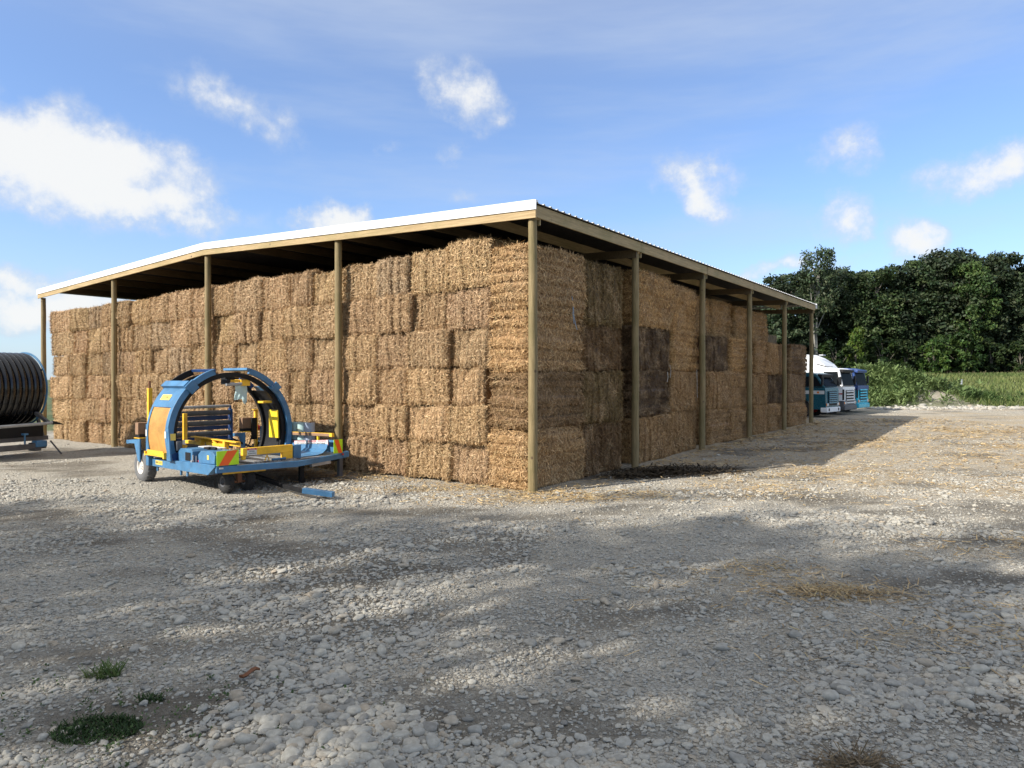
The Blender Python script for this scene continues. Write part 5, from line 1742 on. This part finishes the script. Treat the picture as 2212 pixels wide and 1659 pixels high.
ux = np.random.RandomState(61).uniform(26, 92, 230)
V, F, C = join([sprigs(float(q), 99.0, 1.2, 1.2, 14, 1.6, 4.2, 0.16, ((0.012, 0.022, 0.008), (0.035, 0.055, 0.018)), 400 + k, 10, 0.9) for k, q in enumerate(ux)])
tag(link('undergrowth', np_mesh('undergrowth', V, F, M['grass'], C)), 'dark undergrowth filling the foot of the wood', kind='stuff')
# the row of trees behind and beside the photographer whose shade lies on the stones
SHT = [tree_parts(31 + i, 14.0, 3.6, 100, 70, 0.20, 0.08, 0.15) for i in range(2)]
SH = [(-52.0, -3.2, 24.5), (-46.5, -2.6, 25.0), (-41.0, -3.6, 26.0), (-35.8, -3.4, 25.6), (-30.6, -4.6, 26.5), (-25.6, -5.4, 25.5), (-20.8, -6.2, 24.5), (-28.0, -12.0, 26.0), (-22.0, -13.0, 25.0), (-16.5, -9.5, 21.0), (-38.0, -10.0, 25.0)]
for i, (x, y, h) in enumerate(SH):
    plant_tree(SHT[i % 2], x, y, h, 1.35, 'tall leafy tree outside the view whose shade falls on the stones', 'shade trees beside the yard', (1, 1, 1), 'shade_tree')

# ------------------------------------------------------------------ weeds and grass
GREEN1 = ((0.045, 0.085, 0.022), (0.20, 0.26, 0.09))
LIME1 = ((0.07, 0.12, 0.02), (0.20, 0.25, 0.05))


def heap_ok(x, y, rs):
    bare = bump2(x, y, 34.6, 57.4, 2.0, 1.5)
    return (rs.uniform(0, 1, len(x)) > bare * 1.1) & (y > yard_edge(x) + 0.4)


V, F, C = join([sprigs(32.2, 61.5, 3.0, 2.6, 1300, 0.6, 1.5, 0.085, GREEN1, 1, 16, 0.75, heap_ok), sprigs(33.8, 60.0, 2.2, 2.0, 420, 0.35, 0.8, 0.085, GREEN1, 2, 16, 0.75, heap_ok),
                sprigs(29.8, 57.6, 1.3, 0.9, 320, 0.4, 1.0, 0.085, GREEN1, 3, 16, 0.75, heap_ok), sprigs(37.4, 60.6, 1.3, 1.3, 240, 0.4, 0.9, 0.055, ((0.02, 0.045, 0.02), (0.07, 0.11, 0.05)), 4, 16, 0.75, heap_ok),
                sprigs(35.2, 60.2, 1.1, 0.8, 160, 0.4, 0.8, 0.07, LIME1, 5, 16, 0.8, heap_ok), sprigs(38.2, 57.2, 1.2, 0.7, 220, 0.3, 0.9, 0.06, ((0.02, 0.05, 0.012), (0.10, 0.16, 0.04)), 6, 16, 0.75, heap_ok),
                sprigs(31.5, 56.9, 0.5, 0.4, 70, 0.5, 0.9, 0.07, LIME1, 7, 16, 0.75, heap_ok)])
tag(link('weeds', np_mesh('weeds', V, F, M['grass'], C)), 'tangle of green weeds growing over the spoil heap', kind='stuff')


def field_grass():
    rs = np.random.RandomState(8)
    parts = []
    for n, y0, y1, h0, h1, cols in ((34000, 54.5, 82, 0.20, 0.48, ((0.07, 0.115, 0.026), (0.20, 0.215, 0.075))), (2600, 54.5, 72, 0.3, 0.6, ((0.035, 0.075, 0.014), (0.09, 0.13, 0.035))), (700, 77, 82, 0.35, 0.7, ((0.22, 0.19, 0.10), (0.36, 0.30, 0.17)))):
        y = rs.uniform(y0, y1, n)
        x = rs.uniform(26, 0.82 * y1 + 6, n)
        if h1 == 0.6:
            k = fbm(x / 2.5, y / 2.5, 301, 3) > 0.56
            x, y = x[k], y[k]
        k = (y > yard_edge(x) + 0.3) & (x < 0.82 * y + 6) & ((x > 36) | (y > 66))
        x, y = x[k], y[k]
        n = len(x)
        h = rs.uniform(h0, h1, n)
        an = rs.uniform(0, 6.28, n)
        T = np.stack([np.cos(an) * 0.35, np.sin(an) * 0.35, np.ones(n)], -1)
        T /= np.linalg.norm(T, axis=1, keepdims=True)
        a2 = rs.uniform(0, 6.28, n)
        N = np.cross(T, np.stack([np.cos(a2), np.sin(a2), np.zeros(n)], -1))
        P = np.stack([x, y, G(x, y) - 0.03], -1)
        v, f = blades(P, T, N, h, rs.uniform(0.05, 0.14, n) * (0.35 if h1 == 0.7 else 1), rs.normal(0, 0.05, n))
        v = v.reshape(-1, 4, 3)
        mid = (v[:, 2] + v[:, 3]) / 2
        v[:, 2] = mid * 0.7 + v[:, 2] * 0.3
        v[:, 3] = mid * 0.7 + v[:, 3] * 0.3
        k = np.clip(fbm(x / 4, y / 4, 311, 3) * 1.6 - 0.3 + rs.normal(0, 0.18, n), 0, 1)[:, None]
        parts.append((v.reshape(-1, 3), f, np.repeat(np.array(cols[0]) * (1 - k) + np.array(cols[1]) * k, 4, 0)))
    V, F, C = join(parts)
    tag(link('grass', np_mesh('grass', V, F, M['grass'], C)), 'tall rough grass on the bank before the wood', kind='stuff')


field_grass()


def tuft(cx, cy, r, n, h0, h1, label, cols, seed, flat=0.5):
    rs = np.random.RandomState(seed)
    a = rs.uniform(0, 6.28, n)
    d = r * np.sqrt(rs.uniform(0, 1, n))
    x, y = d * np.cos(a), d * np.sin(a) * flat
    an = rs.uniform(0, 6.28, n)
    h = rs.uniform(h0, h1, n)
    T = np.stack([np.cos(an) * 0.8, np.sin(an) * 0.8, rs.uniform(0.5, 1.4, n)], -1)
    T /= np.linalg.norm(T, axis=1, keepdims=True)
    N = np.cross(T, np.stack([-np.sin(an), np.cos(an), np.zeros(n)], -1)) + rs.normal(0, 0.2, (n, 3))
    N /= np.linalg.norm(N, axis=1, keepdims=True)
    z = G(cx + x, cy + y)
    z0 = Gz(cx, cy)
    P = np.stack([x, y, z - z0], -1)
    V, F = blades(P, T, N, h, rs.uniform(0.006, 0.014, n), -rs.uniform(0, 0.3, n) * h)
    k = rs.uniform(0, 1, (n, 1))
    o = link('grass_tuft', np_mesh('grass_tuft', V, F, M['grass'], np.repeat(np.array(cols[0]) * (1 - k) + np.array(cols[1]) * k, 4, 0)), None, (cx, cy, z0))
    return tag(o, label, 'grass tuft', 'green tufts among the stones')


tuft(-3.98, 6.83, 0.17, 150, 0.06, 0.20, 'small bright green grass tuft among pale stones', ((0.05, 0.10, 0.02), (0.15, 0.20, 0.06)), 1)
tuft(-3.42, 5.78, 0.36, 1300, 0.02, 0.065, 'wide dark green mat of low weeds near the bottom corner', ((0.012, 0.035, 0.008), (0.045, 0.085, 0.02)), 2, 0.62)
tuft(-3.25, 6.3, 0.13, 140, 0.03, 0.08, 'scrap of dark weed just above the wide green mat', ((0.02, 0.05, 0.01), (0.06, 0.10, 0.03)), 3)


def seedlings():
    a = sprigs(-3.4, 5.9, 0.75, 0.55, 150, 0.03, 0.09, 0.22, ((0.03, 0.06, 0.015), (0.10, 0.15, 0.05)), 51, 6, 1.4)
    b = sprigs(-2.9, 6.6, 1.6, 0.9, 60, 0.03, 0.07, 0.22, ((0.04, 0.07, 0.02), (0.12, 0.15, 0.06)), 52, 5, 1.4)
    V, F, C = join([a, b])
    tag(link('seedlings', np_mesh('seedlings', V, F, M['grass'], C)), 'tiny weed seedlings between the near stones', kind='stuff')


seedlings()


def straw_wisp(cx, cy, r, n, label, seed, dark=False, tone=1.0):
    rs = np.random.RandomState(seed)
    x, y = rs.normal(0, r, n), rs.normal(0, r * 0.5, n)
    an = rs.uniform(0, 6.28, n)
    T = np.stack([np.cos(an), np.sin(an), rs.normal(0, 0.15, n)], -1)
    N = np.stack([rs.normal(0, .3, n), rs.normal(0, .3, n), np.ones(n)], -1)
    N /= np.linalg.norm(N, axis=1, keepdims=True)
    z0 = Gz(cx, cy)
    P = np.stack([x, y, G(cx + x, cy + y) - z0 + 0.012 + rs.uniform(0.0, 0.06, n) * np.exp(-(x / r) ** 2)], -1)
    V, F = blades(P, T, N, rs.uniform(0.08, 0.26, n), rs.uniform(0.006, 0.011, n) * (1 if tone == 1 else 3.5), rs.normal(0.0, 0.03, n))
    c = straw_cols(n, rs, (0.07, 0.045, 0.02), (0.24, 0.17, 0.09)) if dark else straw_cols(n, rs, (0.24, 0.15, 0.06), (0.58, 0.43, 0.22))
    c = c * tone
    o = link('straw_wisp', np_mesh('straw_wisp', V, F, M['straw_loose'], np.repeat(c, 4, 0)), None, (cx, cy, z0))
    return tag(o, label, kind='stuff')


straw_wisp(4.25, 9.15, 0.46, 520, 'matted wisp of golden brown straw lying on the stones right of centre', 1)
straw_wisp(2.52, 5.12, 0.14, 420, 'dark clod of old straw at the bottom edge', 2, True)
straw_wisp(4.75, 20.7, 0.95, 2600, 'dark rotted litter on the ground beside the shaded bales', 3, True, 0.35)
straw_wisp(3.3, 19.7, 0.5, 700, 'smaller smear of dark rotted litter nearer the corner post', 4, True, 0.35)
# one curled dead leaf on the pebbles
lf = MB()
for i in range(6):
    for j in range(4):
        u_, v_ = i / 5 - 0.5, j / 3 - 0.5
        wv = math.cos(u_ * 3.0) * 0.05
        lf.v.append((u_ * 0.19, v_ * 2 * wv, 0.02 + 0.10 * v_ * v_ + 0.03 * math.sin(u_ * 5)))
for i in range(5):
    for j in range(3):
        a = i * 4 + j
        lf.f.append((a, a + 1, a + 5, a + 4))
o = lf.build('dead_leaf', M['rust'], None, 0, True)
o.location, o.rotation_euler = (-2.52, 6.72, Gz(-2.52, 6.72) + 0.03), (0, 0, 0.4)
tag(o, 'curled red brown dead leaf lying on grey pebbles', 'leaf')
x, y = wood_x(2077, 66.0), 66.0
o = MB().tube([(0, 0, -0.3), (0.01, 0, 0.5), (0.02, 0.01, 0.95)], [0.085, 0.085, 0.075], 8).bx(-0.06, 0.10, -0.06, 0.08, 0.95, 0.99).build('marker_post', M['grey'], None)
o.location = (x, y, Gz(x, y))
tag(o, 'short whitish post standing alone in the grass bank', 'post')
print('objects', len(bpy.data.objects))
